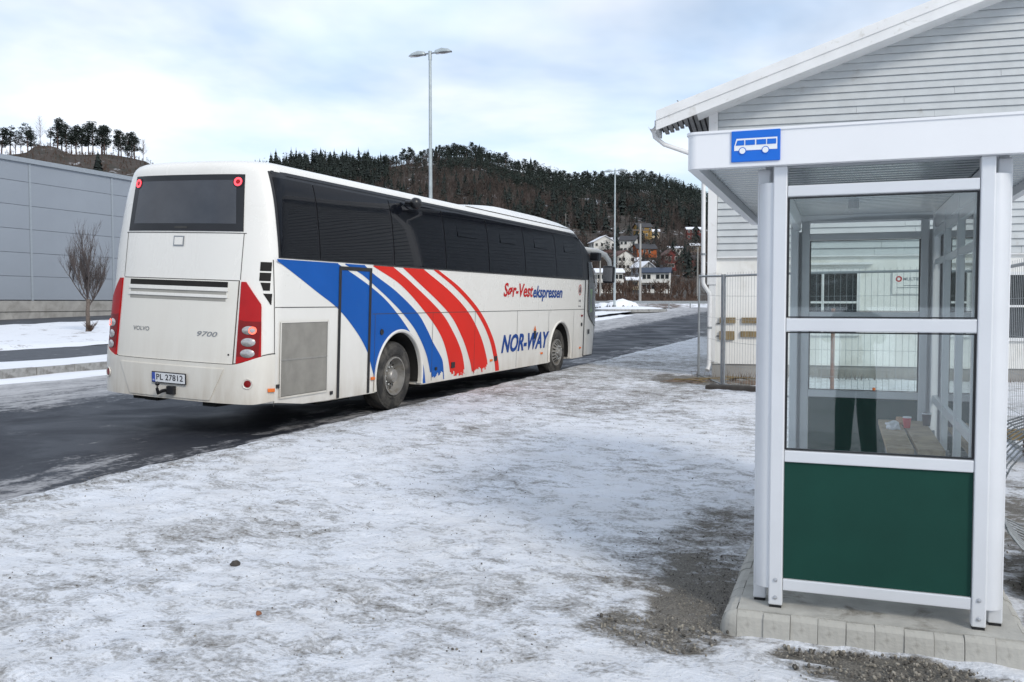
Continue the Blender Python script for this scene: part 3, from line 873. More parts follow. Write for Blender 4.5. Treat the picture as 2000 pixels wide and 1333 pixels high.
for i, (x, y, h) in enumerate(((1250, 598, 9.5), (1172, 590, 8.0), (1362, 590, 9.0), (1105, 452, 9))):
    p = on_terrain(x, y)
    m = MB(); m.tube([(0, 0, -.5), (0, 0, h)], [.16, .10], 8); e = empty('utility_pole', p); m.build('pole', 'concrete', e)
    MB().box((-.9, -.06, h - .8), (.9, .06, h - .66)).build('crossarm', 'bark', e)
    tag(e, ['wooden utility pole standing before the blue roofed house', 'thin wooden utility pole just right of the bus front', 'thin wooden pole beside the corner of the grey gable house', 'wooden pole among the bare trees above the bus roof'][i], 'pole', 'utility poles')
# guard rail beyond the junction
gr = empty('guard_rail', (0, 89, rise(89))); tag(gr, 'low grey metal guard rail along the far side of the junction', 'guard rail')
m = MB(); m.box((4, -.03, .45), (34, .03, .72)); m.build('rail', 'galv', gr)
pm = MB().box((-.05, .04, -.2), (.05, .14, .7)).mesh('post', 'galv')
for i in range(14):
    q = link('post', pm, gr); q.location = (5 + i * 2.1, 0, 0)
# snow heaps with dark boulders by the island
def boulder(p, sx, sy, sz, label, seed):
    bm = bmesh.new(); bmesh.ops.create_icosphere(bm, subdivisions=3, radius=1)
    for v in bm.verts:
        k = 1 + .35 * nz(v.co.x * 1.3, v.co.y * 1.3, v.co.z * 1.3 + seed * 3); v.co = Vector((v.co.x * sx * k, v.co.y * sy * k, max(-.3, v.co.z * sz * k)))
    me = bpy.data.meshes.new('rock'); bm.to_mesh(me); me.materials.append(MATS['stone_brown'])
    e = empty('snowy_boulder', p); link('rock', me, e)
    bm2 = bm.copy(); bmesh.ops.delete(bm2, geom=[f for f in bm2.faces if f.normal.z < .35], context='FACES')
    for v in bm2.verts: v.co *= 1.05; v.co.z += .06
    m2 = bpy.data.meshes.new('snow_cap'); bm2.to_mesh(m2); m2.shade_smooth(); m2.materials.append(MATS['clean_snow']); link('snow_cap', m2, e); bm.free(); bm2.free()
    tag(e, label, 'boulder', 'boulders by the island')
def flat_at(x, Y): return Vector(((x - 1000) / F_PX * Y, Y, rise(Y)))
boulder(flat_at(1214, 80), 1.4, 1.0, .9, 'largest snow covered boulder behind the second lamp post', 1)
boulder(flat_at(1232, 80), .8, .8, .8, 'dark boulder with snow cap right of the largest boulder', 2)
boulder(flat_at(1186, 81), 1.2, .9, .6, 'flat snow covered boulder left of the second lamp post', 3)

# ------------------------------------------------------------------ grey hall on the left
HQ = -44.5
HM = frame(K0 + NR * HQ, DR, -NR, Vector((0, 0, 1)))     # local x along the wall, y into the building
hall = empty('warehouse', mat=HM)
tag(hall, 'long grey metal clad hall with concrete plinth at the left', 'warehouse')
HT = 11.0
hz0 = .55
MB().box((-40, .3, -.5), (70, 30, HT - .3)).build('wall', 'cladding_grey', hall)
MB().box((-40, .0, -.5), (70, .28, hz0 + 1.15)).build('plinth', 'concrete', hall)
MB().box((-40, -.03, hz0 + .42), (70, -.003, hz0 + .45)).build('plinth_joint', 'seam_dark', hall)
bays = [-40 + 7.05 * i + 2.2 for i in range(16)]
ph = (HT - hz0 - 1.2) / 6
pmesh = bevel(MB().box((.02, .06, .006), (7.03, .3, ph - .006)).build('wall_panel', 'cladding_grey', hall), .02, 1)
first = True
for b in bays:
    for r in range(6):
        o = pmesh if first else pmesh.copy()
        if not first: COL.objects.link(o)
        first = False
        o.location = (b, 0, hz0 + 1.2 + r * ph)
    MB().box((b - .08, .02, hz0 + 1.16), (b + .08, .055, HT - .32)).build('cover_strip', 'cladding_trim', hall)
MB().box((-40, -.08, HT - .30), (70, 30.2, HT)).build('roof_trim', 'cladding_trim', hall)

# ------------------------------------------------------------------ bare street tree
def street_tree():
    rnd = random.Random(42); p = ray(172, 648); Y = 41.5; k = Y / p.y
    base = Vector((p.x * k, Y, rise(Y) + .12))
    e = empty('street_tree', base); tag(e, 'small bare street tree with upright twigs before the grey hall', 'tree')
    tr = MB(); br = MB()
    tr.tube([(0, 0, -.2), (.02, 0, .25), (.0, 0, 1.0), (.04, 0, 1.55)], [.15, .105, .09, .085], 9); tr.build('trunk', 'bark', e, 179)
    def grow(p, d, L, r, lev):
        pts = [p]; q = p.copy(); dd = d.copy()
        n = 4
        for i in range(n):
            dd = (dd + Vector((rnd.uniform(-.16, .16), rnd.uniform(-.16, .16), .20))).normalized(); q = q + dd * L / n; pts.append(q.copy())
        br.tube(pts, [lerp(r, r * .35, i / n) for i in range(n + 1)], 5 if lev < 2 else 3, cap=False)
        if lev < 3:
            for i in range((9, 8, 6)[lev]):
                j = rnd.randint(1, n); t = rnd.uniform(0, 6.28); s = Vector((math.cos(t), math.sin(t), 0))
                nd = (dd * .9 + s * rnd.uniform(.35, .75) + Vector((0, 0, .25))).normalized()
                grow(pts[j], nd, L * rnd.uniform(.42, .72), r * .5, lev + 1)
    for i in range(7):
        t = i * 2 * math.pi / 6 + rnd.uniform(-.3, .3); s = rnd.uniform(.7, 1.3) if i < 6 else .05
        grow(Vector((.03, 0, 1.15 + .09 * i)), Vector((math.cos(t) * s, math.sin(t) * s, 1)).normalized(), rnd.uniform(1.15, 1.55) if i < 6 else 1.8, .034, 0)
    br.build('branches', 'twig', e)
    tuft = MB(); bare_geo(tuft, (0, 0, 0), .35, rnd, 60, 1.2, .012); tuft.build('grass_tuft', 'dry_bush', e, loc=(.15, -.1, -.05))
street_tree()

# ------------------------------------------------------------------ street lamps
def lamp_post():
    e = empty('street_lamp'); H = 11.7
    m = MB(); m.tube([(0, 0, -.2), (0, 0, H * .42)], [.105, .098], 12); m.tube([(0, 0, H * .42), (0, 0, H * .43)], [.098, .075], 12); m.tube([(0, 0, H * .43), (0, 0, H)], [.075, .058], 12)
    m.build('pole', 'galv_light', e, 40)
    MB().tube([(0, 0, H - .33), (0, 0, H + .03)], [.075, .075], 12).build('collar', 'galv_light', e, 40)
    MB().tube([(-.45, 0, H - .06), (.45, 0, H - .06)], .032, 8).build('bracket', 'galv', e, 40)
    for s in (-1, 1):
        hd = MB()
        secs = [(.22, .07, .05), (.27, .12, .14), (.55, .16, .20), (.85, .14, .13), (.98, .07, .03)]
        def hp(a, b, s=s):
            f = a * (len(secs) - 1); k = min(int(f), len(secs) - 2); g = f - k
            xx, ww, hh = [lerp(secs[k][i], secs[k + 1][i], g) for i in range(3)]
            th = b * math.pi
            return (s * xx, ww * math.cos(th), H - .09 + hh * math.sin(th))
        hd.grid(hp, 12, 10, flip=(s > 0))
        o = hd.build('lamp_head', 'galv_light', e, 179)
        gl = MB(); gl.grid(lambda a, b, s=s: (s * lerp(.30, .97, a), .13 * (2 * b - 1) * (1 - (2 * a - 1) ** 4 * .4), H - .095 - .05 * math.sin(a * math.pi) * math.sin(b * math.pi)), 10, 8, flip=(s < 0))
        gl.build('lens', 'lamp_clear', o, 179)
        MB().box((min(s * .24, s * .95), -.12, H - .098), (max(s * .24, s * .95), .12, H - .085)).build('rim', 'galv', o)
    MB().tube([(0, 0, -.05), (0, 0, .35)], [.14, .13], 12).build('base', 'galv', e, 40)
    return e
lamp = lamp_post()
lamp.location = flat_at(842, 37.3) + Vector((0, 0, .1)); lamp.rotation_euler = (0, 0, R(-24))
tag(lamp, 'tall double headed street lamp rising behind the bus roof', 'street lamp', 'street lamps')
lamp2 = copy_tree(lamp); lamp2.location = flat_at(1200, 76.5) + Vector((0, 0, .25)); lamp2['label'] = 'farther double headed street lamp on the snowy island past the bus'

# ------------------------------------------------------------------ the coach
BO = Vector((-2.988, 10.338, 0.0))
BD = Vector((.3946, .91885, .0002)); BN = Vector((.91823, -.39432, -.0370)); BU = BN.cross(BD).normalized()
BN = BD.cross(BU).normalized()
bus = empty('coach_bus', mat=frame(BO, BN, BD, BU))
tag(bus, 'white touring coach with blue and red sweeping stripes parked at the kerb', 'bus')
BL, BW = 13.05, 2.54
def xr(z):
    return -0.13 * max(0, (z - 2.1) / 1.05) ** 1.4 - .035 * min(1.1, max(0, (z - 2.72) / .4)) ** 2
def yr(z): return .02 + .095 * max(0, z - .85)
YF0 = [(.3, 12.93), (.5, 12.97), (1.0, 13.04), (1.6, 13.0), (2.13, 12.92), (2.6, 12.7), (2.8, 12.52), (3.0, 12.2), (3.1, 11.95), (3.2, 11.75), (3.4, 11.6)]
YF = []
for _i in range(64):
    _z = .3 + 3.1 * _i / 63
    YF.append((_z, sum(interp(min(3.4, max(.3, _z + .02 * k)), YF0) for k in range(-6, 7)) / 13))
def yf(z): return interp(z, YF)
RR, RN, FR, FN = .42, 3.0, .62, 2.5
def outline(z, inset=0., n=26):
    """closed outline at height z, counter-clockwise from rear centre to the right"""
    w = BW / 2 + xr(z) - inset; y0 = yr(z) + inset * .8; y1 = yf(z) - inset * .8
    pts = []
    for i in range(n + 1):
        ph = math.pi / 2 * (1 - i / n); pts.append((w * math.cos(ph) ** (2 / RN), y0 + RR * (1 - max(0, math.sin(ph)) ** (2 / RN))))
    for i in range(1, 24): pts.append((w, lerp(y0 + RR, y1 - FR, i / 24)))
    for i in range(n + 1):
        ph = math.pi / 2 * i / n; pts.append((w * max(0, math.cos(ph)) ** (2 / FN), y1 - FR * (1 - math.sin(ph) ** (2 / FN))))
    full = pts + [(-a, b) for a, b in reversed(pts[1:-1])]
    return [(-BW / 2 + a, b, z) for a, b in full]
def right_line(z):
    return outline(z)[:26 + 1 + 23 + 27]
_RL = {}
def surf(v, z, off=0.):
    """point on the shell: v = arc length from the rear centre towards the right (negative: left)"""
    kz = round(z, 4)
    if kz not in _RL:
        L = right_line(z); acc = [0.]
        for a, b in zip(L, L[1:]): acc.append(acc[-1] + math.dist(a, b))
        _RL[kz] = (L, acc)
    L, acc = _RL[kz]; a = abs(v)
    import bisect
    i = min(max(bisect.bisect_right(acc, a) - 1, 0), len(L) - 2)
    f = (a - acc[i]) / max(1e-9, acc[i + 1] - acc[i])
    p = Vector(L[i]).lerp(Vector(L[i + 1]), f)
    d = Vector(L[i + 1]) - Vector(L[i]); nrm = Vector((d.y, -d.x, 0)).normalized()
    p += nrm * off
    if v < 0: p.x = -BW - p.x
    return p
def v_of_o(o): return o + BW / 2 + .0       # nearly flat tail
def side_x(s, z):
    w = BW / 2 + xr(z); y1 = yf(z)
    if s > y1 - FR:
        k = min(1, (s - (y1 - FR)) / FR); return -BW / 2 + w * max(0, 1 - k ** FN) ** (1 / FN)
    y0 = yr(z)
    if s < y0 + RR:
        k = min(1, (y0 + RR - s) / RR); return -BW / 2 + w * max(0, 1 - k ** RN) ** (1 / RN)
    return xr(z)

def build_body():
    mb = MB(); rings = []
    for z in [.32, .34, .42, .6, .86, 1.2, 1.54, 1.85, 2.1] + [2.1 + 1.06 * i / 26 for i in range(1, 27)]: rings.append(outline(z))
    for z, ins in ((3.20, .02), (3.235, .05), (3.262, .10), (3.283, .18), (3.30, .32), (3.315, .60), (3.325, .95)): rings.append([(x, y, z) for x, y, _ in outline(3.16, ins)])
    for k in (0, 1, 2): rings[k] = [(x, y, z + (.085, .075, .03)[k] * (1 - sm((y - .3) / .9))) for x, y, z in rings[k]]
    n = len(rings[0])
    for r in rings: mb.v += r
    for j in range(len(rings) - 1):
        for i in range(n): mb.f.append((j * n + i, j * n + (i + 1) % n, (j + 1) * n + (i + 1) % n, (j + 1) * n + i))
    mb.f.append(tuple(reversed(range(n)))); mb.f.append(tuple(range((len(rings) - 1) * n, len(rings) * n)))
    body = mb.build('body', 'bus_white', bus)
    cut = MB()
    for s in (3.29, 10.19):
        for x0 in (-.55, -BW - .2):
            cut.lathe([(x0, 0.001), (x0, .655), (x0 + .75, .655), (x0 + .75, .001)], 'x', 48, (0, s, .50))
            cut.box((x0 - .001, s - .655, -.3), (x0 + .751, s + .655, .50))
    # use one cutter per wheel well, applied straight away
    for s in (3.29, 10.19):
        for x0 in (-.55, -BW - .2):
            c = MB(); prof = [(s + .655 * math.cos(t), .50 + .655 * math.sin(t)) for t in [math.pi * i / 32 for i in range(33)]] + [(s - .655, .1), (s + .655, .1)]
            c.prism([(x0, a, b) for a, b in prof], (.75, 0, 0)); co = c.build('cutter', None, bus)
            bm = bmesh.new(); bm.from_mesh(co.data); bmesh.ops.recalc_face_normals(bm, faces=bm.faces); bm.to_mesh(co.data); bm.free()
            md = body.modifiers.new('cut', 'BOOLEAN'); md.object = co; md.operation = 'DIFFERENCE'; md.solver = 'EXACT'
            bpy.context.view_layer.update()
            dg = bpy.context.evaluated_depsgraph_get(); me = bpy.data.meshes.new_from_object(body.evaluated_get(dg))
            body.modifiers.clear(); body.data = me; bpy.data.objects.remove(co)
    body.data.shade_smooth(); body.data.set_sharp_from_angle(angle=R(32))
    return body
build_body()

def vpatch(name, mat, v0, v1, z0, z1, nv, nz_, off, thick=.0, smooth=30, parent=None):
    """patch that hugs the shell; v0,v1,z0,z1 may be functions of the other fraction"""
    fv = lambda q, t: q(t) if callable(q) else q
    mb = MB()
    def P(a, b):
        z = lerp(fv(z0, a), fv(z1, a), b); v = lerp(fv(v0, b), fv(v1, b), a); return surf(v, z, off)
    mb.grid(P, nv, nz_)
    if thick:      # turned-in rim
        def rim(fa):
            mb.grid(fa, max(nv, nz_), 1)
        def edge(a, b, k):
            z = lerp(fv(z0, a), fv(z1, a), b); v = lerp(fv(v0, b), fv(v1, b), a); return surf(v, z, off - thick * k)
        mb.grid(lambda a, k: edge(a, 1, k), nv, 1); mb.grid(lambda a, k: edge(1 - a, 0, k), nv, 1)
        mb.grid(lambda a, k: edge(0, a, k), nz_, 1, True); mb.grid(lambda a, k: edge(1, a, k), nz_, 1)
    return mb.build(name, mat, parent or bus, smooth)

def spatch(name, mat, s0, s1, z0, z1, ns, nz_, off, smooth=30, parent=None):
    """patch on the right side, s bounds may depend on z"""
    mb = MB()
    def P(a, b):
        z = lerp(z0, z1, b); s = lerp(s0(z) if callable(s0) else s0, s1(z) if callable(s1) else s1, a)
        return (side_x(s, z) + off, s, z)
    mb.grid(P, ns, nz_); return mb.build(name, mat, parent or bus, smooth)

# --- side glazing
wrear = lambda z: interp(z, [(2.12, .42), (2.5, .425), (2.9, .435), (3.16, .445)])
spatch('window_band', 'black_trim', wrear, 1.15, 2.125, 3.155, 24, 16, .006)
spatch('window_band', 'black_trim', 1.15, 11.2, 2.125, 3.155, 40, 16, .006)
spatch('window_band', 'black_trim', 11.2, lambda z: min(12.75, yf(z) - .22), 2.125, 3.155, 24, 16, .006)
spatch('gutter', 'black_trim', .47, 11.45, 3.125, 3.165, 40, 1, .014)  # black strip paints the dark shade along the gutter below the roof edge
J = [0, 1.22, 3.05, 4.68, 6.35, 8.05, 9.80, 11.55]
for i in range(7):
    a = wrear if i == 0 else J[i] + .03
    aa = (lambda z: wrear(z) + .03) if i == 0 else J[i] + .012
    spatch('window_pane', 'bus_glass', aa, J[i + 1] - .012, 2.14, 3.085, 24 if i == 0 else 8, 14, .013)
# hopper vents of some panes
for s in (5.15, 6.9, 8.6, 10.35):
    h = MB()
    h.add([(side_x(s, 2.95) + .014, s, 2.95), (side_x(s, 2.95) + .014, s + .75, 2.95), (side_x(s, 2.70) + .026, s + .75, 2.70), (side_x(s, 2.70) + .026, s, 2.70)], [(0, 1, 2, 3)])
    h.build('hopper_window', 'bus_glass', bus)
# --- front corner: windscreen side and door
fe = lambda z: yf(z) - .02
spatch('windscreen', 'black_trim', lambda z: max(11.8, yf(z) - .62) , fe, 1.32, 3.05, 14, 14, .006)
dl = lambda z: interp(z, [(.98, 12.62), (1.10, 12.36), (1.22, 12.12), (1.34, 11.97), (1.7, 11.93), (2.53, 11.95), (2.7, 12.0)])
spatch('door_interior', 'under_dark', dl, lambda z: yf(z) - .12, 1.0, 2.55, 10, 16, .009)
vv = spatch('safety_vest', 'vest_lime', lambda z: 12.12 + .04 * math.sin(z * 9), lambda z: 12.24 + .03 * math.sin(z * 14 + 1) + .09 * max(0, 1.6 - z), 1.36, 1.92, 4, 12, .014)
tag(vv, 'lime yellow safety vest hanging inside the door glass')
spatch('door_glass', 'door_glass', dl, lambda z: yf(z) - .12, 1.0, 2.55, 10, 16, .022)
spatch('door_frame', 'black_trim', 11.715, 11.775, .33, 2.12, 1, 10, .005)
spatch('door_frame', 'black_trim', lambda z: yf(z) - .44, lambda z: yf(z) - .36, .33, 1.02, 2, 8, .007)
spatch('door_frame', 'black_trim', 11.775, 12.6, .322, .352, 12, 1, .006)
spatch('door_handle', 'black_trim', 12.0, 12.12, .85, .96, 2, 2, .02)

# --- livery stripes: rows between two edge curves on the flat side
ARCH = ((3.29, .50, .69), (10.19, .50, .69))
CUR = {
 'b0': [(2.093, .374), (1.913, .783), (1.742, 1.159), (1.517, 1.652), (1.21, 2.091), (.924, 2.379), (.663, 2.52), (.546, 2.578), (.32, 2.62)],
 'w1l': [(2.104, 1.628), (1.975, 2.009), (1.826, 2.415), (1.661, 2.792), (1.443, 3.165), (1.167, 3.55), (.9, 3.83), (.6, 4.02), (.33, 4.10)],
 'w1r': [(2.103, 1.79), (1.98, 2.205), (1.855, 2.491), (1.65, 2.93), (1.432, 3.34), (1.162, 3.746), (.807, 4.083), (.482, 4.246), (.33, 4.295)],
 'w2l': [(2.105, 2.275), (1.993, 2.51), (1.764, 3.12), (1.427, 3.793), (1.148, 4.13), (.974, 4.3), (.739, 4.576), (.635, 4.662), (.33, 4.73)],
 'r1l': [(2.105, 2.479), (1.868, 3.229), (1.425, 4.06), (1.076, 4.555), (.726, 4.819), (.295, 4.985)],
 'r1r': [(2.11, 3.035), (1.919, 3.516), (1.435, 4.559), (1.072, 5.046), (.777, 5.324), (.561, 5.438), (.3, 5.5)],
 'r2l': [(2.11, 3.304), (2.022, 3.51), (1.437, 4.80), (1.011, 5.337), (.6, 5.663), (.379, 5.77), (.3, 5.79)],
 'r2r': [(2.11, 3.933), (1.784, 4.832), (1.437, 5.543), (1.012, 6.067), (.614, 6.355), (.359, 6.441), (.3, 6.45)],
 'r3l': [(2.111, 4.257), (1.824, 5.052), (1.434, 5.847), (1.001, 6.391), (.539, 6.696), (.284, 6.771)],
 'r3r': [(2.111, 4.427), (1.839, 5.222), (1.441, 6.022), (.966, 6.594), (.528, 6.869), (.284, 6.943)],
}
def smooth_curve(pts):
    pts = sorted(pts)
    out = []
    n = len(pts)
    for i in range(n - 1):
        p0 = pts[max(i - 1, 0)]; p1 = pts[i]; p2 = pts[i + 1]; p3 = pts[min(i + 2, n - 1)]
        for k in range(8):
            t = k / 8; z = lerp(p1[0], p2[0], t)
            m1 = (p2[1] - p0[1]) / max(1e-6, p2[0] - p0[0]); m2 = (p3[1] - p1[1]) / max(1e-6, p3[0] - p1[0]); d = p2[0] - p1[0]
            h00 = 2 * t ** 3 - 3 * t ** 2 + 1; h10 = t ** 3 - 2 * t ** 2 + t; h01 = -2 * t ** 3 + 3 * t ** 2; h11 = t ** 3 - t ** 2
            out.append((z, h00 * p1[1] + h10 * d * m1 + h01 * p2[1] + h11 * d * m2))
    out.append(pts[-1]); return out
CUR = {k: smooth_curve(v) for k, v in CUR.items()}
def stripe(name, mat, cl, cr, zlow, torn=0., seed=0, off=.0035):
    mb = MB(); zt = 2.112; dz = .012; z = zt
    while z > .335:
        za, zb = z - dz, z
        a0, a1 = interp(za, CUR[cl]), interp(zb, CUR[cl]); b0, b1 = interp(za, CUR[cr]), interp(zb, CUR[cr])
        zc = (za + zb) / 2
        if torn:
            n = 14; segs = []
            for i in range(n):
                f0, f1 = i / n, (i + 1) / n; s = lerp((a0 + a1) / 2, (b0 + b1) / 2, (f0 + f1) / 2)
                lim = zlow + torn * (.5 + .9 * nz(s * 9 + seed, 3.1) + .6 * nz(s * 24 + seed, zc * 12))
                if zc > lim: segs.append((f0, f1))
        else: segs = [(0, 1)] if zc > zlow else []
        for f0, f1 in segs:
            q = [lerp(a0, b0, f0), lerp(a0, b0, f1), lerp(a1, b1, f1), lerp(a1, b1, f0)]
            cuts = [(q[0], q[1], q[2], q[3])]
            for cs, cz, cr_ in ARCH:
                if abs(zc - cz) < cr_ or zc < cz:
                    hw = math.sqrt(max(0, cr_ ** 2 - max(0, zc - cz) ** 2)); L, Rr = cs - hw, cs + hw; nc = []
                    for c in cuts:
                        if c[1] <= L or c[0] >= Rr: nc.append(c)
                        else:
                            if c[0] < L: nc.append((c[0], L, L, c[3]))
                            if c[1] > Rr: nc.append((Rr, c[1], c[2], Rr))
                    cuts = nc
            for c in cuts:
                if c[1] - c[0] < .002: continue
                x = off
                mb.add([(xr(za) + x, c[0], za), (xr(za) + x, c[1], za), (xr(zb) + x, c[2], zb), (xr(zb) + x, c[3], zb)], [(0, 1, 2, 3)])
        z -= dz
    o = mb.build(name, mat, bus); return o
tag(stripe('livery_stripe', 'bus_blue', 'b0', 'w1l', .33), 'broad blue sweeping stripe by the rear wheel')
tag(stripe('livery_stripe', 'bus_blue', 'w1r', 'w2l', .36, .14, 3), 'narrower blue stripe behind the rear wheel with torn lower end')
tag(stripe('livery_stripe', 'bus_red', 'r1l', 'r1r', .34, .12, 5), 'first red stripe with torn lower end')
tag(stripe('livery_stripe', 'bus_red', 'r2l', 'r2r', .36, .12, 8), 'second red stripe with torn lower end')
tag(stripe('livery_stripe', 'bus_red', 'r3l', 'r3r', .33), 'thin red stripe nearest the front')

# --- seams, service door, grille
def side_strip(name, mat, pts, w=.012, off=.006):
    mb = MB()
    dense = [pts[0]]
    for (a, b), (c, d) in zip(pts, pts[1:]):
        k = max(1, int(math.hypot(c - a, d - b) / .12)); dense += [(lerp(a, c, i / k), lerp(b, d, i / k)) for i in range(1, k + 1)]
    for (a, b), (c, d) in zip(dense, dense[1:]):
        v = Vector((c - a, d - b)); n = Vector((-v.y, v.x)).normalized() * w / 2
        q = [(a + n.x, b + n.y), (a - n.x, b - n.y), (c - n.x, d - n.y), (c + n.x, d + n.y)]
        mb.add([(side_x(s, z) + off, s, z) for s, z in q], [(0, 1, 2, 3)])
    return mb.build(name, mat, bus)
for pts in ([(.37, 1.54), (1.66, 1.54)], [(2.5, 1.437), (11.71, 1.437)], [(.36, .36), (.36, 2.10)], [(4.28, 1.43), (4.28, .36)], [(5.83, 1.43), (5.83, .34)], [(7.72, 1.43), (7.72, .34)], [(2.57, 1.43), (2.57, .34)], [(9.42, 1.43), (9.42, .34)], [(11.0, 1.43), (11.0, .34)], [(2.50, 2.118), (11.7, 2.118)]):
    side_strip('panel_seam', 'seam_dark', pts, .009, .0055)
side_strip('service_door_frame', 'black_trim', [(1.685, .335), (1.685, 2.05)], .062, .008)
side_strip('service_door_frame', 'black_trim', [(2.425, .335), (2.425, 2.05)], .062, .0085)
side_strip('service_door_frame', 'black_trim', [(1.654, 2.05), (2.456, 2.05)], .05, .009)
gp = MB(); gp.box((-.02, .46, .46), (.004, 1.42, 1.36)); gp.build('side_grille', 'seam_dark', bus)
gf = MB()
for k in range(40):
    s = .475 + k * .0235
    gf.add([(.004, s, .47), (.014, s + .006, .47), (.014, s + .010, .47), (.004, s + .016, .47), (.004, s, 1.35), (.014, s + .006, 1.35), (.014, s + .010, 1.35), (.004, s + .016, 1.35)], [(0, 1, 5, 4), (1, 2, 6, 5), (2, 3, 7, 6), (4, 5, 6, 7)])
gf.box((.005, .465, .90), (.016, 1.415, .92))
o = gf.build('grille_fins', 'grille_metal', bus); tag(o, kind='stuff')
for a, b in ((.45, 1.43), (.45, 1.43)): pass
for pts in ([(.45, 1.366), (1.43, 1.366)], [(.45, .454), (1.43, .454)], [(.455, .45), (.455, 1.37)], [(1.425, .45), (1.425, 1.37)]):
    side_strip('grille_frame', 'bus_white_dirty', pts, .024, .017)

# --- arch lips and wells
for s in (3.29, 10.19):
    for side in (1, -1):
        lip = MB()
        def L(a, b, s=s, side=side):
            th = -.32 + a * (math.pi + .64); r = [.655, .66, .685, .70, .705][int(round(b * 4))]; x = [-.06, .012, .024, .016, -.01][int(round(b * 4))]
            y, z = s + r * math.cos(th), .50 + r * math.sin(th)
            if z < .335: z = .335; y = s + math.copysign(r, math.cos(th))
            return (x if side > 0 else -BW - x, y, z)
        lip.grid(L, 48, 4, flip=(side < 0)); lip.build('wheel_arch', 'bus_white', bus, 50)
        wl = MB()
        wl.grid(lambda a, b, s=s, side=side: ((-.545 + .5 * b) if side > 0 else (-BW + .545 - .5 * b), s + .648 * math.cos(-.2 + a * (math.pi + .4)), .50 + .648 * math.sin(-.2 + a * (math.pi + .4))), 32, 2)
        wl.add([((-.545 if side > 0 else -BW + .545), s + .65 * c, z) for c, z in ((-1, .3), (1, .3), (1, 1.2), (-1, 1.2))], [(0, 1, 2, 3)])
        wl.build('wheel_well', 'under_dark', bus, 179)
# --- wheels
def wheel(s, front):
    e = empty('wheel'); e.parent = bus; e.location = (-.06, s, .505)
    t = MB(); t.lathe([(-.28, .29), (-.285, .40), (-.27, .495), (-.23, .512), (-.06, .512), (-.018, .495), (-.003, .43), (.004, .36), (-.008, .30), (-.05, .285), (-.28, .285)], 'x', 56); ty = t.build('tyre', 'rubber', e, 40)
    gro = MB()
    for rr in (.335, .455):
        gro.lathe([(.0005 if rr < .4 else -.006, rr - .006), (.0055 if rr < .4 else -.0025, rr), (.0005 if rr < .4 else -.006, rr + .006)], 'x', 48)
    gro.build('sidewall_ring', 'rubber', ty, 60)
    r = MB()
    if front: r.lathe([(-.02, .292), (.012, .288), (.014, .268), (-.03, .255), (-.02, .235), (.05, .15), (.055, .125), (.04, .115), (.04, .10), (.10, .085), (.105, .0)], 'x', 48)
    else: r.lathe([(-.02, .292), (.010, .288), (.012, .268), (-.10, .250), (-.13, .235), (-.10, .13), (-.09, .115), (-.02, .105), (.0, .09), (.0, 0.)], 'x', 48)
    ri = r.build('rim', 'rim_metal', e, 35)
    hm = MB()
    for k in range(16):
        th = k * 2 * math.pi / 16; c, q = math.cos(th), math.sin(th)
        def rp(rad, w, x): return [(x, rad * c - w * q, rad * q + w * c), (x, rad * c + w * q, rad * q - w * c)]
        if front: hm.add(rp(.225, .016, -.008) + list(reversed(rp(.165, .013, .042))), [(0, 1, 2, 3)])
        else: hm.add(rp(.228, .015, -.122) + list(reversed(rp(.180, .012, -.110))), [(0, 1, 2, 3)])
    hm.build('rim_slots', 'under_dark', ri)
    nm = MB()
    for k in range(10):
        th = k * 2 * math.pi / 10; x0 = .04 if front else -.10
        nm.lathe([(x0, .017), (x0 + .03, .017), (x0 + .04, .008), (x0 + .04, 0)], 'x', 6, (0, .133 * math.cos(th), .133 * math.sin(th)))
    nm.build('wheel_nuts', 'galv', ri)
    return e
w1 = wheel(3.25, False); w2 = wheel(10.13, True)
w2.rotation_euler = (0, 0, R(-2))
for w in (w1, w2):
    c = copy_tree(w, bus); c.location = (-BW + .06, w.location.y, w.location.z); c.rotation_euler = (0, 0, math.pi)

# --- tail
half = BW / 2
rw_t, rw_b = 3.10, 2.42
wedge = lambda b: lerp(.90, .85, b)
vpatch('rear_window', 'black_trim', lambda b: -wedge(b), wedge, rw_b, rw_t, 28, 8, .006)
vpatch('rear_glass', 'rear_glass', lambda b: -wedge(b) + .10, lambda b: wedge(b) - .10, rw_b + .09, rw_t - .07, 24, 8, .009)
for s in (-1, 1):
    bl = MB(); c = Vector((-half + s * .775, 0, 3.015))
    def disc(r0, r1, z0, off):
        m = MB()
        def P(a, b):
            th = a * 2 * math.pi; r = lerp(r0, r1, b); return surf(s * .775 + r * math.cos(th), z0 + r * math.sin(th), off)
        m.grid(P, 24, 2); return m
    pod = disc(0.0, .068, 3.01, .012).build('brake_light', 'black_trim', bus, 60)
    disc(.028, .052, 3.01, .018).build('lit_ring', 'brake_glow', pod, 60)
    disc(.0, .022, 3.01, .017).build('lens', 'tail_red', pod, 60)
vpatch('wiper_cover', 'seam_dark', -.10, .10, 2.452, 2.475, 3, 1, .012)
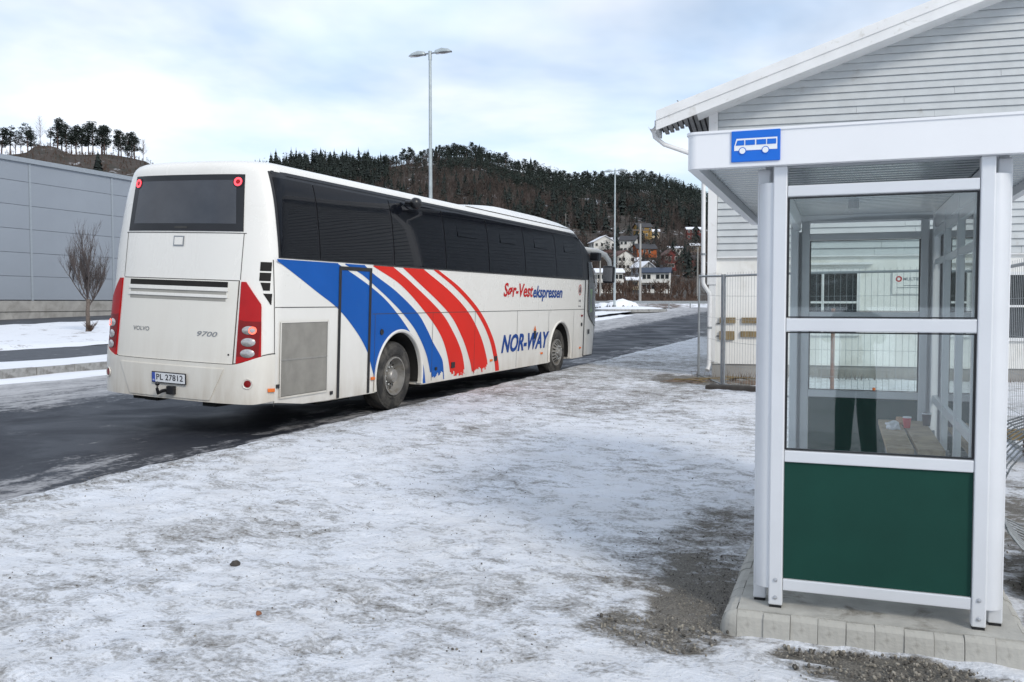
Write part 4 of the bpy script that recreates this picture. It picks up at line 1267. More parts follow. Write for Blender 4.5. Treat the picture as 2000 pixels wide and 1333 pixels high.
# lower panel edge, engine hatch with its gap
vpatch('panel_seam', 'seam_dark', -.94, .94, 2.395, 2.404, 20, 1, .003)
vpatch('hatch_gap', 'seam_dark', -.905, .905, .845, 1.845, 24, 8, .003)
vpatch('engine_hatch', 'bus_white_dirty', -.892, .892, .862, 1.835, 28, 10, .012, .01)
for z0, z1 in ((1.755, 1.822),): vpatch('hatch_slot', 'under_dark', -.76, .76, z0, z1, 20, 1, .0155)
for z0, z1 in ((1.668, 1.705), (1.590, 1.628)):
    vpatch('hatch_slot', 'slot_shade', -.745, .745, z0, z1, 20, 1, .0150)  # pale slots, their slight shadow painted as grey strips
for z0, z1 in ((1.705, 1.755), (1.628, 1.668)): vpatch('hatch_rib', 'bus_white', -.77, .77, z0 + .004, z1, 20, 2, .026, .012)
for s in (-1, 1): vpatch('panel_seam', 'seam_dark', s * .905, s * .914, 1.85, 2.40, 1, 8, .003)
m = MB(); m.grid(lambda a, b: surf(-.02 + .11 * (a - .5) * 1.5, 2.235 + .125 * b, .006), 3, 3); m.build('emblem_frame', 'text_grey', bus, 30)
m = MB(); m.grid(lambda a, b: surf(-.02 + .088 * (a - .5) * 1.5, 2.252 + .092 * b, .009), 3, 3); m.build('emblem', 'bus_white', bus, 30)
me = fit_height(fit_text(text_mesh('VOLVO', .1, offset=.001), .27), .052)
place_text('lettering', me, 'text_grey', bus, surf(-.635, 1.195, .017), surf(-.365, 1.195) - surf(-.635, 1.195), (0, .095, 1))
me = fit_height(fit_text(text_mesh('9700', .1, shear=.25, offset=.001), .29), .06)
place_text('lettering', me, 'text_grey', bus, surf(.385, 1.17, .017), surf(.675, 1.17) - surf(.385, 1.17), (0, .095, 1))
m = MB(); m.lathe([(0, .012), (.006, .010), (.008, 0)], 'y', 10, (0, 0, 0)); o = m.build('hatch_lock', 'black_trim', bus); o.location = surf(.84, .97, .015); o.rotation_euler = (0, 0, math.pi)
# bumper
bump_top = lambda a: .855 + .13 * sm((abs(2 * a - 1) - .62) / .36)
vpatch('bumper', 'bus_white_dirty', -1.39, 1.39, lambda a: .395 - .0 * a + .035 * sm((abs(2 * a - 1) - .8) / .2), bump_top, 60, 10, .028, .03, 35)
vpatch('bumper_seam', 'seam_dark', -1.40, 1.40, lambda a: bump_top(a) + .002, lambda a: bump_top(a) + .014, 60, 1, .006)
vpatch('bumper_panel', 'bus_white_dirty', lambda b: lerp(-.62, -.80, b), lambda b: lerp(.62, .80, b), .42, .80, 20, 5, .040, .012, 30)
for s in (-1, 1):
    m = MB(); m.lathe([(.0, .062), (.012, .058), (.002, .042), (.004, 0)], 'y', 20); o = m.build('reflector_bezel', 'bus_white', bus, 40)
    p = surf(s * 1.09, .64, .030); p2 = surf(s * 1.09 + .01, .64, .030); d = (p2 - p); ang = math.atan2(d.y, d.x); o.location = p; o.rotation_euler = (0, 0, ang + math.pi)
    q = MB(); q.lathe([(.0, .043), (.012, .040), (.015, 0)], 'y', 16); q.build('reflector', 'reflector_red', o, 40)
# number plate
pl = MB(); pl.box((-.265, -.012, -.068), (.265, .0, .068)); o = bevel(pl.build('number_plate', 'ink', bus), .004); o.location = surf(.04, .650, .058); o.rotation_euler = (R(3), 0, 0)
MB().box((-.252, -.016, -.056), (.252, -.0125, .056)).build('plate_face', 'plate_white', o)
MB().box((-.252, -.0185, -.056), (-.205, -.0165, .056)).build('plate_flag', 'plate_blue', o)
me = fit_height(fit_text(text_mesh('PL 27812', .1, offset=.001, space=1.05), .41), .072)
place_text('plate_text', me, 'ink', o, (-.185, -.0175, -.03), (1, 0, 0), (0, 0, 1))
me = fit_height(fit_text(text_mesh('N', .03), .018), .02); place_text('plate_text', me, 'sign_white', o, (-.238, -.0195, -.045), (1, 0, 0), (0, 0, 1))
# tow hook
th = MB(); th.tube([(0, .06, 0), (0, -.06, -.01), (0, -.12, -.03), (0, -.14, .03), (0, -.135, .055)], [.022, .022, .022, .018, .018], 8); th.lathe([(-.028, 0), (-.02, .02), (0, .028), (.02, .02), (.028, 0)], 'z', 12, (0, -.135, .085))
o = th.build('tow_hook', 'black_trim', bus, 50); o.location = surf(-.03, .50, .04)
o = bevel(MB().box((.05, -.05, -.05), (.16, .03, .05)).build('tow_socket', 'black_trim', bus), .008); o.location = surf(-.03, .505, .04)
for v, z in ((-.55, .385), (.55, .375), (-.35, .38)):
    o = MB().box((-.1, .05, -.04), (.1, .4, .03)).build('underbody_bracket', 'under_dark', bus); o.location = surf(v, z, 0)
# tail lights
def tail(sgn):
    inner = lambda b: sgn * lerp(.94, .93, b)
    outer = lambda b: sgn * interp(b, [(0, 1.225), (.70, 1.185), (1.0, .985)])
    zb = lambda a: lerp(.865, .955, a if sgn > 0 else a)
    zt = lambda a: 1.83
    o = vpatch('tail_light', 'tail_red', inner, outer, zb, zt, 8, 24, .020, .02, 40)
    if sgn < 0: o.data.flip_normals()
    dk = vpatch('lower_lens', 'reflector_red', lambda b: sgn * .945, lambda b: sgn * 1.195, .955, 1.37, 8, 12, .0225, 0, 40, o)
    if sgn < 0: dk.data.flip_normals()
    for z, lit in ((1.265, True), (1.125, False), (.995, False)):
        m = MB()
        def P(a, b, z=z):
            t = a * 2 * math.pi; return surf(sgn * (1.07 + .082 * b * math.cos(t)), z + .050 * b * math.sin(t), .028 + .014 * (1 - b * b))
        m.grid(P, 24, 4); m.build('lamp', 'lamp_clear', o, 179)
        if lit:
            m = MB(); m.grid(lambda a, b, z=z: surf(sgn * (1.112 + lerp(.030, .046, b) * math.cos(a * 6.2832)), z + lerp(.030, .046, b) * math.sin(a * 6.2832), .042), 20, 1); m.build('lit_ring', 'lamp_glow', o, 60)
    m = MB(); m.grid(lambda a, b: surf(sgn * lerp(.945, 1.195, a), lerp(1.37, 1.385, b) - .06 * a, .0225), 6, 1); m.build('lens_seam', 'reflector_red', o)
tail(1); tail(-1)
# vent slots on the rear right corner
for z0, z1, va in ((1.965, 2.07, 1.135), (1.848, 1.945, 1.135), (1.735, 1.828, 1.15), (1.57, 1.70, 1.20)):
    if z0 < 1.6: vpatch('vent_slot', 'under_dark', lambda b: lerp(1.285, 1.19, b), 1.295, z0, z1, 4, 4, .005)
    else: vpatch('vent_slot', 'under_dark', lambda b, va=va, z0=z0: va + (.04 * (1 - b) if z0 < 1.75 else 0), 1.265, z0, z1, 4, 3, .005)
# side marker lamps, locks
mk = bevel(MB().box((0, -.045, -.022), (.022, .045, .022)).build('marker_lamp', 'amber', bus), .006); mk.location = (.004, 2.53, .53)
for s in (6.54, 9.05, 11.5):
    c = mk.copy(); COL.objects.link(c); c.location = (.004, s, .548)
c = mk.copy(); COL.objects.link(c); pc = surf(1.34, .565, .03); c.location = pc; c.rotation_euler = (0, 0, R(-25))
c = mk.copy(); COL.objects.link(c); c.location = (.004, 11.55, 1.29); c.data = mk.data.copy(); c.data.materials[0] = MATS['reflector_red']
lk = bevel(MB().box((0, -.065, -.05), (.012, .065, .05)).build('flap_handle', 'black_trim', bus), .006); lk.location = (.005, 5.02, .56)
for s, z, sc in ((6.74, .57, .9), (4.42, .54, .5), (.42, .60, .45), (1.53, .42, .45)):
    c = lk.copy(); COL.objects.link(c); c.location = (.006, s, z); c.scale = (1, sc, sc)
for s, z in ((2.75, 1.177), (11.56, 1.085)):
    m = MB(); m.lathe([(0, .045), (.012, .042), (.010, .03), (.004, 0)], 'x', 16, (.004, s, z)); m.build('fuel_cap', 'black_trim', bus, 40)
# lettering on the side
def side_text(txt, s0, z0, width, height, mat, shear=0., offset=0., name='lettering'):
    me = fit_height(fit_text(text_mesh(txt, 1.0, shear=shear, offset=offset), width), height)
    return place_text(name, me, mat, bus, (.006, s0, z0), (0, 1, 0), (0, 0, 1))
tag(side_text('Sør-Vest', 7.02, 1.690, 1.46, .275, 'text_red', .22, .022), 'red italic lettering')
tag(side_text('ekspressen', 8.49, 1.620, 1.70, .315, 'text_blue', .22, .022), 'blue italic lettering')
tag(side_text('NOR-WAY', 6.99, .648, 2.48, .345, 'text_blue', .30, .032), 'heavy blue italic lettering')
tk = MB(); tk.add([(.011, 8.57, 1.025), (.011, 8.72, 1.025), (.011, 8.645, 1.13)], [(0, 1, 2)]); o = tk.build('logo_tip', 'amber', bus); o.location.x = 0.0
MB().box((.006, 8.60, .86), (.014, 8.70, 1.02)).build('logo_stem', 'black_trim', bus)
m = MB(); m.grid(lambda a, b: (.005, 11.37 + lerp(.065, .085, b) * math.cos(a * 6.2832) * 1.15, 1.885 + lerp(.105, .125, b) * math.sin(a * 6.2832)), 24, 1); m.build('side_emblem', 'text_red', bus)
side_text('A', 11.30, 1.80, .14, .17, 'ink', 0, .01)
side_text('510', 11.30, 1.61, .14, .05, 'ink')
side_text('BUSS', 11.29, 1.50, .17, .022, 'ink')
# roof unit
def roof_unit():
    m = MB(); x0, x1 = -2.30, -.27
    prof = [(5.9, -.03), (6.05, .02), (7.2, .12), (7.6, .145), (7.8, .15), (10.0, .15), (10.8, .12), (11.3, .06), (11.38, -.03)]
    def P(a, b):
        f = a * (len(prof) - 1); k = min(int(f), len(prof) - 2); g = f - k; s = lerp(prof[k][0], prof[k + 1][0], g); h = lerp(prof[k][1], prof[k + 1][1], g)
        t = 2 * b - 1; x = (x0 + x1) / 2 + (x1 - x0) / 2 * t; return (x, s, 3.275 + .035 * (1 - t * t) + h * (1 - abs(t) ** 9) )
    m.grid(P, 42, 16); o = m.build('roof_unit', 'bus_white', bus, 40)
    for k in range(3):
        s = 9.9 + k * .44
        q = MB(); q.grid(lambda a, b: (lerp(-.80, -.52, b), s + lerp(0, .30, a), 3.275 + .020 + (.15 if s + lerp(0, .3, a) < 10 else .15 - (s + lerp(0, .3, a) - 10) * .0375) * lerp(1.0, .95, b) + .006), 3, 3); q.build('unit_vent', 'seam_dark', o)
roof_unit()
# camera pod on the roof edge
m = MB(); m.lathe([(-.10, 0), (-.09, .05), (-.04, .085), (.03, .085), (.08, .06), (.085, 0)], 'y', 16, (.05, 3.56, 3.08)); m.tube([(-.10, 3.50, 3.09), (.05, 3.52, 3.08)], .03, 8); m.build('camera_pod', 'black_trim', bus, 60)
# mirror with its arm, plus small front lamp block
arm = MB(); arm.tube([(-.35, 12.55, 2.86), (-.12, 12.85, 2.84), (.04, 13.05, 2.76), (.12, 13.15, 2.62), (.14, 13.18, 2.48)], [.075, .075, .07, .06, .05], 10); arm.build('mirror_arm', 'bus_white', bus, 60)
mh = bevel(MB().box((-.02, 13.08, 2.08), (.26, 13.26, 2.50)).build('mirror', 'black_trim', bus), .04, 3)
MB().box((.0, 13.068, 2.12), (.24, 13.078, 2.46)).build('mirror_glass', 'lamp_clear', mh)
bevel(MB().box((-.14, 12.40, 2.60), (.08, 12.66, 2.80)).build('mirror_block', 'black_trim', bus), .03, 3)
# underbody boxes added so that no light leaks below the floor
MB().box((-BW + .35, 1.7, .22), (-.35, 2.5, .33)).build('underbody_light_block', 'under_dark', bus)
MB().box((-BW + .35, 4.2, .22), (-.35, 9.3, .33)).build('underbody_light_block', 'under_dark', bus)
MB().tube([(-BW + .3, 3.25, .5), (-.3, 3.25, .5)], .1, 10).build('axle', 'under_dark', bus)
MB().tube([(-BW + .3, 10.13, .5), (-.3, 10.13, .5)], .08, 10).build('axle', 'under_dark', bus)

# ------------------------------------------------------------------ bus shelter
SZ = .13
SA, SAD = R(19.3), R(20.9)
S0 = Vector((1.264, 4.286, 0))
SEX = Vector((math.cos(SA), -math.sin(SA), 0)); SEY = Vector((math.sin(SAD), math.cos(SAD), 0))
SM = frame(S0, SEX, SEY, Vector((0, 0, 1)))
SLEN = 3.25; SWD = .88
slab = empty('concrete_slab', mat=SM); tag(slab, 'pale concrete slab with block edging under the bus shelter', 'slab')
MB().box((-.165, -.07, -.12), (1.06, SLEN + .2, SZ)).build('slab_top', 'slab_concrete', slab)
def edge_block(w):
    b = MB(); prof = [(-.0, SZ - .003), (-.018, SZ - .008), (-.034, SZ - .024), (-.042, SZ - .055), (-.046, SZ - .085), (-.050, -.06), (0, -.06)]
    n = len(prof); vs = [(0.0012, y, z) for y, z in prof] + [(w - .0012, y, z) for y, z in prof]
    b.add(vs, [(i, (i + 1) % n, n + (i + 1) % n, n + i) for i in range(n)] + [tuple(reversed(range(n))), tuple(range(n, 2 * n))]); return b.mesh('edge_block', 'slab_concrete')
eb = edge_block(.119); rb = random.Random(9)
for i in range(10):
    o = link('edge_block', eb, slab); o.scale = (1.03, 1, 1); o.location = (-.165 + i * .1225, -.072 + rb.uniform(-.004, .004), rb.uniform(-.006, .002)); o.rotation_euler = (rb.uniform(-.02, .02), 0, rb.uniform(-.015, .015))
for i in range(27):
    o = link('edge_block', eb, slab); o.location = (-.167 + rb.uniform(-.004, .004), .05 + i * .119, rb.uniform(-.006, .002)); o.rotation_euler = (0, 0, -math.pi / 2); o.scale = (1, 1.6, 1)
    o = link('edge_block', eb, slab); o.location = (1.062 + rb.uniform(-.004, .004), -.07 + i * .119, rb.uniform(-.006, .002)); o.rotation_euler = (0, 0, math.pi / 2)
def corner(x, y, r0):
    b = MB(); prof = [(0., SZ - .003), (.018, SZ - .008), (.034, SZ - .024), (.044, SZ - .07), (.050, -.06)]
    b.grid(lambda a, k: (x + (1.6 if x < 0 else 1) * prof[int(round(k * 4))][0] * math.cos(r0 + a * math.pi / 2), y + prof[int(round(k * 4))][0] * math.sin(r0 + a * math.pi / 2), prof[int(round(k * 4))][1]), 8, 4, True); return b.build('edge_corner', 'slab_concrete', slab, 40)
corner(-.165, -.07, math.pi); corner(1.06, -.07, -math.pi / 2)

sh = empty('bus_shelter', mat=SM); tag(sh, 'aluminium and glass bus shelter with green lower panels on the right', 'bus shelter')
PT = 2.243
def post(x0, x1, y0, y1, z0=SZ + .012, z1=PT, mat='alu'):
    o = bevel(MB().box((x0, y0, z0), (x1, y1, z1)).build('post', mat, sh), .006, 2)
    MB().box((x0 + .004, y0 + .004, SZ - .002), (x1 - .004, y1 - .004, z0 - .002)).build('foot', 'black_trim', o); return o
bolt_m = MB().lathe([(0, .0105), (-.005, .009), (-.007, 0)], 'y', 10).mesh('bolt', 'bolt')
def bolts(p, pts):
    for q in pts:
        o = link('bolt', bolt_m, p); o.location = q
def corner_column(cx, cy, r, a0, z0, z1):
    m = MB(); m.grid(lambda a, b: (cx + r * math.cos(a0 + a * math.pi / 2), cy + r * math.sin(a0 + a * math.pi / 2), lerp(z0, z1, b)), 10, 1)
    return m.build('corner_cover', 'alu', sh, 60)
yB = SLEN
for y in (0, yB):
    sg = 1 if y == 0 else -1
    fy0, fy1 = (y, y + .06) if sg > 0 else (y - .06, y)
    p = post(-.028, .036, fy0, fy1); q = post(.852, .912, fy0, fy1)
    if sg > 0:
        bolts(p, [(.004, y - .001, SZ + .05), (.004, y - .001, SZ + .135)]); bolts(q, [(.882, y - .001, SZ + .05), (.882, y - .001, SZ + .135)])
    sy0, sy1 = (y + .085, y + .145) if sg > 0 else (y - .145, y - .085)
    post(-.106, -.046, sy0, sy1); post(.930, .990, sy0, sy1)
    if sg > 0:
        corner_column(-.028, y + .085, .072, math.pi, SZ + .09, PT - .075); corner_column(.912, y + .085, .072, -math.pi / 2, SZ + .09, PT - .075)
    else:
        corner_column(-.028, y - .085, .072, math.pi / 2, SZ + .09, PT - .075); corner_column(.912, y - .085, .072, 0, SZ + .09, PT - .075)
def rail_x(y, z0, z1, mat='alu'):
    return bevel(MB().box((.037, y + .006, z0), (.851, y + .052, z1)).build('rail', mat, sh), .005, 2)
RZ = ((2.098, 2.150), (1.463, 1.524), (.838, .893), (.216, .272))
for y in (0., yB - .06):
    for z0, z1 in RZ: rail_x(y, z0, z1)
    for z0, z1 in ((1.527, 2.095), (.896, 1.460)):
        MB().box((.040, y + .027, z0), (.848, y + .031, z1)).build('glass_pane', 'shelter_glass', sh)
        gz = MB()
        for a in ((.037, .046), (.842, .851)): gz.box((a[0], y + .020, z0), (a[1], y + .038, z1))
        gz.box((.046, y + .020, z0), (.842, y + .038, z0 + .006)); gz.box((.046, y + .020, z1 - .006), (.842, y + .038, z1)); gz.build('gasket', 'black_trim', sh)
    MB().box((.038, y + .020, .274), (.850, y + .036, .836)).build('panel', 'green_panel', sh)
MB().box((.05, yB - .105, 1.70), (.846, yB - .098, 1.755)).build('rail', 'alu', sh) if False else None
# back wall along the right side
bx0, bx1 = .935, .985
nb = 4
ys = [.145 + (yB - .29) * i / nb for i in range(nb + 1)]
for y in ys[1:-1]: bevel(MB().box((bx0, y - .022, SZ + .012), (bx1, y + .022, PT)).build('post', 'alu', sh), .004)
for z0, z1 in ((2.098, 2.150), (1.885, 1.925), (.838, .893), (.216, .272)):
    for a, b in zip(ys, ys[1:]):
        MB().box((bx0 + .006, a + .023, z0), (bx1 - .006, b - .023, z1)).build('rail', 'alu', sh)
for a, b in zip(ys, ys[1:]):
    for z0, z1 in ((1.927, 2.096), (.895, 1.883), (.274, .836)):
        MB().box((bx0 + .022, a + .024, z0), (bx0 + .026, b - .024, z1)).build('glass_pane', 'shelter_glass', sh)
# roof: fascia ring with rounded corner, ribbed soffit
FX0, FX1, FY0, FY1, FR_ = -.43, 1.30, -.045, SLEN + .10, .05
def rr_path(x0, x1, y0, y1, r, n=8):
    pts = []
    for cx, cy, a in ((x0 + r, y0 + r, math.pi), (x1 - r, y0 + r, 1.5 * math.pi), (x1 - r, y1 - r, 0), (x0 + r, y1 - r, .5 * math.pi)):
        for i in range(n + 1):
            t = a + math.pi / 2 * i / n; pts.append((cx + r * math.cos(t), cy + r * math.sin(t)))
    return pts
fo = rr_path(FX0, FX1, FY0, FY1, FR_); fi_ = rr_path(FX0 + .05, FX1 - .05, FY0 + .05, FY1 - .05, .02)
fz0, fz1 = PT, 2.418
m = MB(); n = len(fo)
m.v = [(x, y, fz0) for x, y in fo] + [(x, y, fz1 - .012) for x, y in fo] + [(x, y, fz1 - .012) for x, y in rr_path(FX0 - .006, FX1 + .006, FY0 - .006, FY1 + .006, FR_)] + [(x, y, fz1) for x, y in rr_path(FX0 - .006, FX1 + .006, FY0 - .006, FY1 + .006, FR_)] + [(x, y, fz1) for x, y in fi_] + [(x, y, fz0 + .06) for x, y in fi_] + [(x, y, fz0) for x, y in fi_]
for k in range(7):
    for i in range(n):
        a, b = k * n, ((k + 1) % 7) * n
        m.f.append((a + i, a + (i + 1) % n, b + (i + 1) % n, b + i))
m.build('fascia', 'fascia_white', sh, 40)
mm = MB()
NB = 34
for i in range(NB):
    y = lerp(FY0 + .06, FY1 - .06, i / NB); w = (FY1 - FY0 - .12) / NB
    h = [0, .0, .022, .022]
    pr = [(y, PT + .05), (y + w * .35, PT + .05), (y + w * .5, PT + .084), (y + w * .85, PT + .084), (y + w, PT + .05)]
    for (a, za), (b, zb) in zip(pr, pr[1:]): mm.add([(FX0 + .052, a, za), (FX1 - .052, a, za), (FX1 - .052, b, zb), (FX0 + .052, b, zb)], [(3, 2, 1, 0)])
mm.build('roof_sheet', 'roof_steel', sh)
MB().box((FX0 + .06, FY0 + .06, fz1 - .03), (FX1 - .06, FY1 - .06, fz1 - .02)).build('roof_deck', 'roof_felt', sh)
m = MB(); m.grid(lambda a, b: (lerp(FX0 + .02, FX1 - .02, a), lerp(FY0 + .02, FY1 - .02, b), fz1 + .002 + .02 * math.sin(a * math.pi) * math.sin(b * math.pi)), 10, 10); m.build('roof_snow', 'clean_snow', sh, 179)
# roof beams inside
for x in (-.076, .942):
    bevel(MB().box((x - .0, .15, PT - .075), (x + .045, yB - .15, PT + .045)).build('roof_beam', 'alu', sh), .004)
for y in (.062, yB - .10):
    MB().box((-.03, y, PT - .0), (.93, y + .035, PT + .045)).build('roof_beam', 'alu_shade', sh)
MB().tube([(.35, 2.2, PT + .05), (.35, 2.2, PT + .0)], .035, 8).build('lamp_mount', 'galv', sh)
# bus stop sign
sg = empty('bus_stop_sign', mat=SM @ Matrix.Translation((-.106, FY0 - .004, 2.336))); tag(sg, 'square blue bus stop sign with white bus symbol on the shelter fascia', 'sign')
bevel(MB().box((-.112, -.004, -.073), (.112, .003, .073)).build('plate', 'sign_blue', sg), .003)
sgm = MB()
def quad2(mb, pts, y): mb.add([(x, y, z) for x, z in pts], [tuple(range(len(pts)))])
def rect2(mb, x0, z0, x1, z1, y): quad2(mb, [(x0, z0), (x1, z0), (x1, z1), (x0, z1)], y)
quad2(sgm, [(-.098, -.020), (.098, -.020), (.098, .036), (-.088, .036), (-.098, .000)], -.0055)
sgm.build('bus_symbol', 'sign_white', sg)
wn_ = MB()
quad2(wn_, [(-.0915, .004), (-.052, .004), (-.052, .028), (-.0835, .028)], -.0068)
for x in (-.047, .0035, .052): rect2(wn_, x, .004, x + (.044 if x < .05 else .041), .028, -.0068)
wn_.build('symbol_windows', 'sign_blue', sg)
for x in (-.060, .045):
    a = MB(); quad2(a, [(x + .0175 * math.cos(t * .3927), -.022 + .0175 * math.sin(t * .3927)) for t in range(16)], -.0075); a.build('symbol_wheel_gap', 'sign_blue', sg)
    a = MB(); quad2(a, [(x + .0138 * math.cos(t * .3927), -.022 + .0138 * math.sin(t * .3927)) for t in range(16)], -.0085); a.build('symbol_wheel', 'sign_white', sg)

# bench along the back wall
bn = empty('bench', mat=SM); tag(bn, 'two plank wooden bench inside the shelter along its back wall', 'bench')
BZ = .70
for x in (.560, .735): bevel(MB().box((x, 1.55, BZ - .035), (x + .155, 3.0, BZ)).build('plank', 'bench_wood', bn), .004)
for y in (1.8, 2.75):
    MB().box((.57, y - .02, BZ - .07), (.934, y + .02, BZ - .037)).build('bracket', 'galv', bn)
    MB().box((.60, y - .02, SZ), (.64, y + .02, BZ - .071)).build('leg', 'galv', bn)
def on_bench(name, x, y, label, cat):
    e = empty(name, mat=SM @ Matrix.Translation((x, y, BZ))); tag(e, label, cat); e.scale = (.72, .72, .72); return e
e = on_bench('paper_cup', .70, 2.55, 'red and white paper cup standing on the bench', 'cup')
m = MB(); m.lathe([(0, 0), (0, .03), (.10, .04), (.10, .037), (.01, .028)], 'z', 16); m.build('cup', 'cup_red', e, 40)
m = MB(); m.lathe([(.10, .042), (.112, .04), (.112, 0)], 'z', 16); m.build('lid', 'paper_white', e, 40)
e = on_bench('paper_cup', .84, 2.72, 'dark brown cup behind the red cup on the bench', 'cup')
m = MB(); m.lathe([(0, 0), (0, .035), (.13, .045), (.13, .041), (.01, .03)], 'z', 16); m.build('cup', 'cup_dark', e, 40)
m = MB(); m.lathe([(.132, .046), (.118, .0475), (.118, .046)], 'z', 16); m.build('rim', 'paper_white', e, 40)
def crumple(name, mat, r, sx, sy, sz, seed, e):
    bm = bmesh.new(); bmesh.ops.create_icosphere(bm, subdivisions=3, radius=r)
    for v in bm.verts:
        k = 1 + .55 * nz(v.co.x * 28 + seed, v.co.y * 28, v.co.z * 28); v.co = Vector((v.co.x * sx * k, v.co.y * sy * k, max(-r * .5, v.co.z * sz * k)))
    me = bpy.data.meshes.new(name); bm.to_mesh(me); bm.free(); me.materials.append(MATS[mat]); o = link(name, me, e); o.location = (0, 0, r * .5); return o
e = on_bench('plastic_bag', .60, 2.45, 'crumpled white plastic bag on the bench edge', 'bag'); crumple('bag', 'paper_white', .06, 1.2, 1, .8, 3, e)
e = on_bench('bread_roll', .66, 2.75, 'brown bread roll lying behind the bag on the bench', 'food'); crumple('roll', 'tan_bun', .05, 1.1, 1, .9, 8, e)

# ------------------------------------------------------------------ gable house behind the shelter
WA = R(15)
W0 = Vector((3.931, 17.924, .1))
WEX = Vector((math.cos(WA), -math.sin(WA), 0)); WEY = Vector((math.sin(WA), math.cos(WA), 0))
WM = frame((W0.x, W0.y, 0), WEX, WEY, Vector((0, 0, 1)))
hs = empty('gable_house', mat=WM); tag(hs, 'grey white clapboard house with wide gable behind the shelter', 'house')
HW = 15.0; EZ = 5.34; RS = .346; HD = 22
def roof_z(x): return EZ + RS * min(x, HW - x)
MB().box((0, 0.03, .38), (HW, HD, 2.50)).build('wall', 'render_white', hs)
MB().box((.05, .06, -.6), (HW - .05, HD - .05, .379)).build('foundation', 'concrete', hs)
m = MB(); m.prism([(0, .03, 2.505), (HW, .03, 2.505), (HW, .03, EZ - .02), (HW / 2, .03, roof_z(HW / 2) - .02), (0, .03, EZ - .02)], (0, HD - .03, 0)); m.build('upper_wall', 'clap_paint', hs)
rw = random.Random(4); z = 2.50; row = 0
BH = .134
while z < roof_z(HW / 2) - .1:
    zt = z + BH - .004
    x0 = max(.13, (zt - EZ) / RS + .02) if zt > EZ else .13
    x1 = HW - x0
    x = x0; vis_end = min(x1, 7.6)
    cuts = [x0]
    while cuts[-1] < vis_end - .6: cuts.append(min(vis_end, cuts[-1] + rw.uniform(2.2, 5.2)))
    if cuts[-1] < x1 - .05: cuts.append(x1)
    for a, b in zip(cuts, cuts[1:]):
        if b - a < .05: continue
        d = rw.uniform(0, .004); m = MB()
        xa = max(.13, (z - EZ) / RS + .02) if z > EZ else .13
        ra = a; dz = rw.uniform(-.002, .002)
        ab = xa if a == x0 else a
        m.add([(ab + .002, .002 - .020 - d, z + dz), (b - .002, .002 - .020 - d, z + dz), (b - .002, .022 - .012, zt + dz), (a + .002, .022 - .012, zt + dz), (ab + .002, .028, z + dz), (b - .002, .028, z + dz), (b - .002, .028, zt + dz), (a + .002, .028, zt + dz)],
              [(0, 1, 2, 3), (4, 7, 6, 5), (0, 4, 5, 1), (3, 2, 6, 7), (0, 3, 7, 4), (1, 5, 6, 2)])
        m.build('plank', 'clap_paint', hs)
    z += BH; row += 1
sc_ = MB(); z = 2.50
while z < EZ - .2:
    sc_.add([(-.022, .06, z), (-.022, HD, z), (-.006, HD, z + BH), (-.006, .06, z + BH), (.002, .06, z), (.002, HD, z), (.002, HD, z + BH), (.002, .06, z + BH)], [(0, 3, 2, 1), (0, 1, 5, 4), (3, 7, 6, 2)]); z += BH
tag(sc_.build('side_cladding', 'clap_paint', hs), kind='stuff')
bevel(MB().box((-.05, -.045, 1.95), (.125, .03, EZ)).build('corner_board', 'trim_white', hs), .004)
MB().box((-.02, -.02, .42), (.11, .029, 1.948)).build('corner_board', 'trim_white', hs)
MB().box((.13, -.035, 2.475), (HW, .029, 2.498)).build('drip_board', 'trim_white', hs)
# roof: two slopes, bargeboards, soffit
OV, EV, EV2 = .62, 1.0, .52
for s in (0, 1):
    def X(x): return x if s == 0 else HW - x
    def slab_pts(off, dx0, dx1):
        return [(X(dx0), roof_z(0) + RS * dx0 + off), (X(dx1), roof_z(0) + RS * dx1 + off)]
    a, b = slab_pts(.10, -EV, HW / 2), slab_pts(.27, -EV, HW / 2)
    pr = [(a[0][0], -OV + .03, a[0][1]), (a[1][0], -OV + .03, a[1][1]), (b[1][0], -OV + .03, b[1][1]), (b[0][0], -OV + .03, b[0][1])]
    m = MB(); m.prism(pr, (0, 1.2, 0)); m.build('roof', 'roof_felt', hs)
    a2, b2 = slab_pts(.10, -EV2, HW / 2), slab_pts(.27, -EV2, HW / 2); yq = -OV + 1.232
    m = MB(); m.prism([(a2[0][0], yq, a2[0][1]), (a2[1][0], yq, a2[1][1]), (b2[1][0], yq, b2[1][1]), (b2[0][0], yq, b2[0][1])], (0, HD - 1.2, 0)); m.build('roof', 'roof_felt', hs)
    for lo, hi, y0, y1 in ((.125, .31, -OV - .03, -OV + .027), (-.06, .13, -OV - .004, -OV + .026)):
        a, b = slab_pts(lo, -EV - .02, HW / 2), slab_pts(hi, -EV - .02, HW / 2)
        m = MB(); m.prism([(a[0][0], y0, a[0][1]), (a[1][0], y0, a[1][1]), (b[1][0], y0, b[1][1]), (b[0][0], y0, b[0][1])], (0, y1 - y0, 0)); bevel(m.build('bargeboard', 'trim_white', hs), .004)
    a, b = slab_pts(-.06, -.25, HW / 2), slab_pts(.08, -.25, HW / 2)
    m = MB(); m.prism([(a[0][0], -OV + .03, a[0][1]), (a[1][0], -OV + .03, a[1][1]), (b[1][0], -OV + .03, b[1][1]), (b[0][0], -OV + .03, b[0][1])], (0, OV + .0, 0)); m.build('soffit', 'trim_white', hs)
# eave boxing slats at the left
for k in range(9):
    x = -EV + .06 + k * .10
    MB().box((x, -OV + .05, EZ + RS * x + .03), (x + .075, HD if x > -EV2 else .55, EZ + RS * x + .07)).build('eave_slat', 'soffit', hs)
MB().box((-EV - .06, -OV + .1, EZ - RS * EV - .02), (-EV - .02, .58, EZ - RS * EV + .14)).build('fascia_board', 'trim_white', hs)
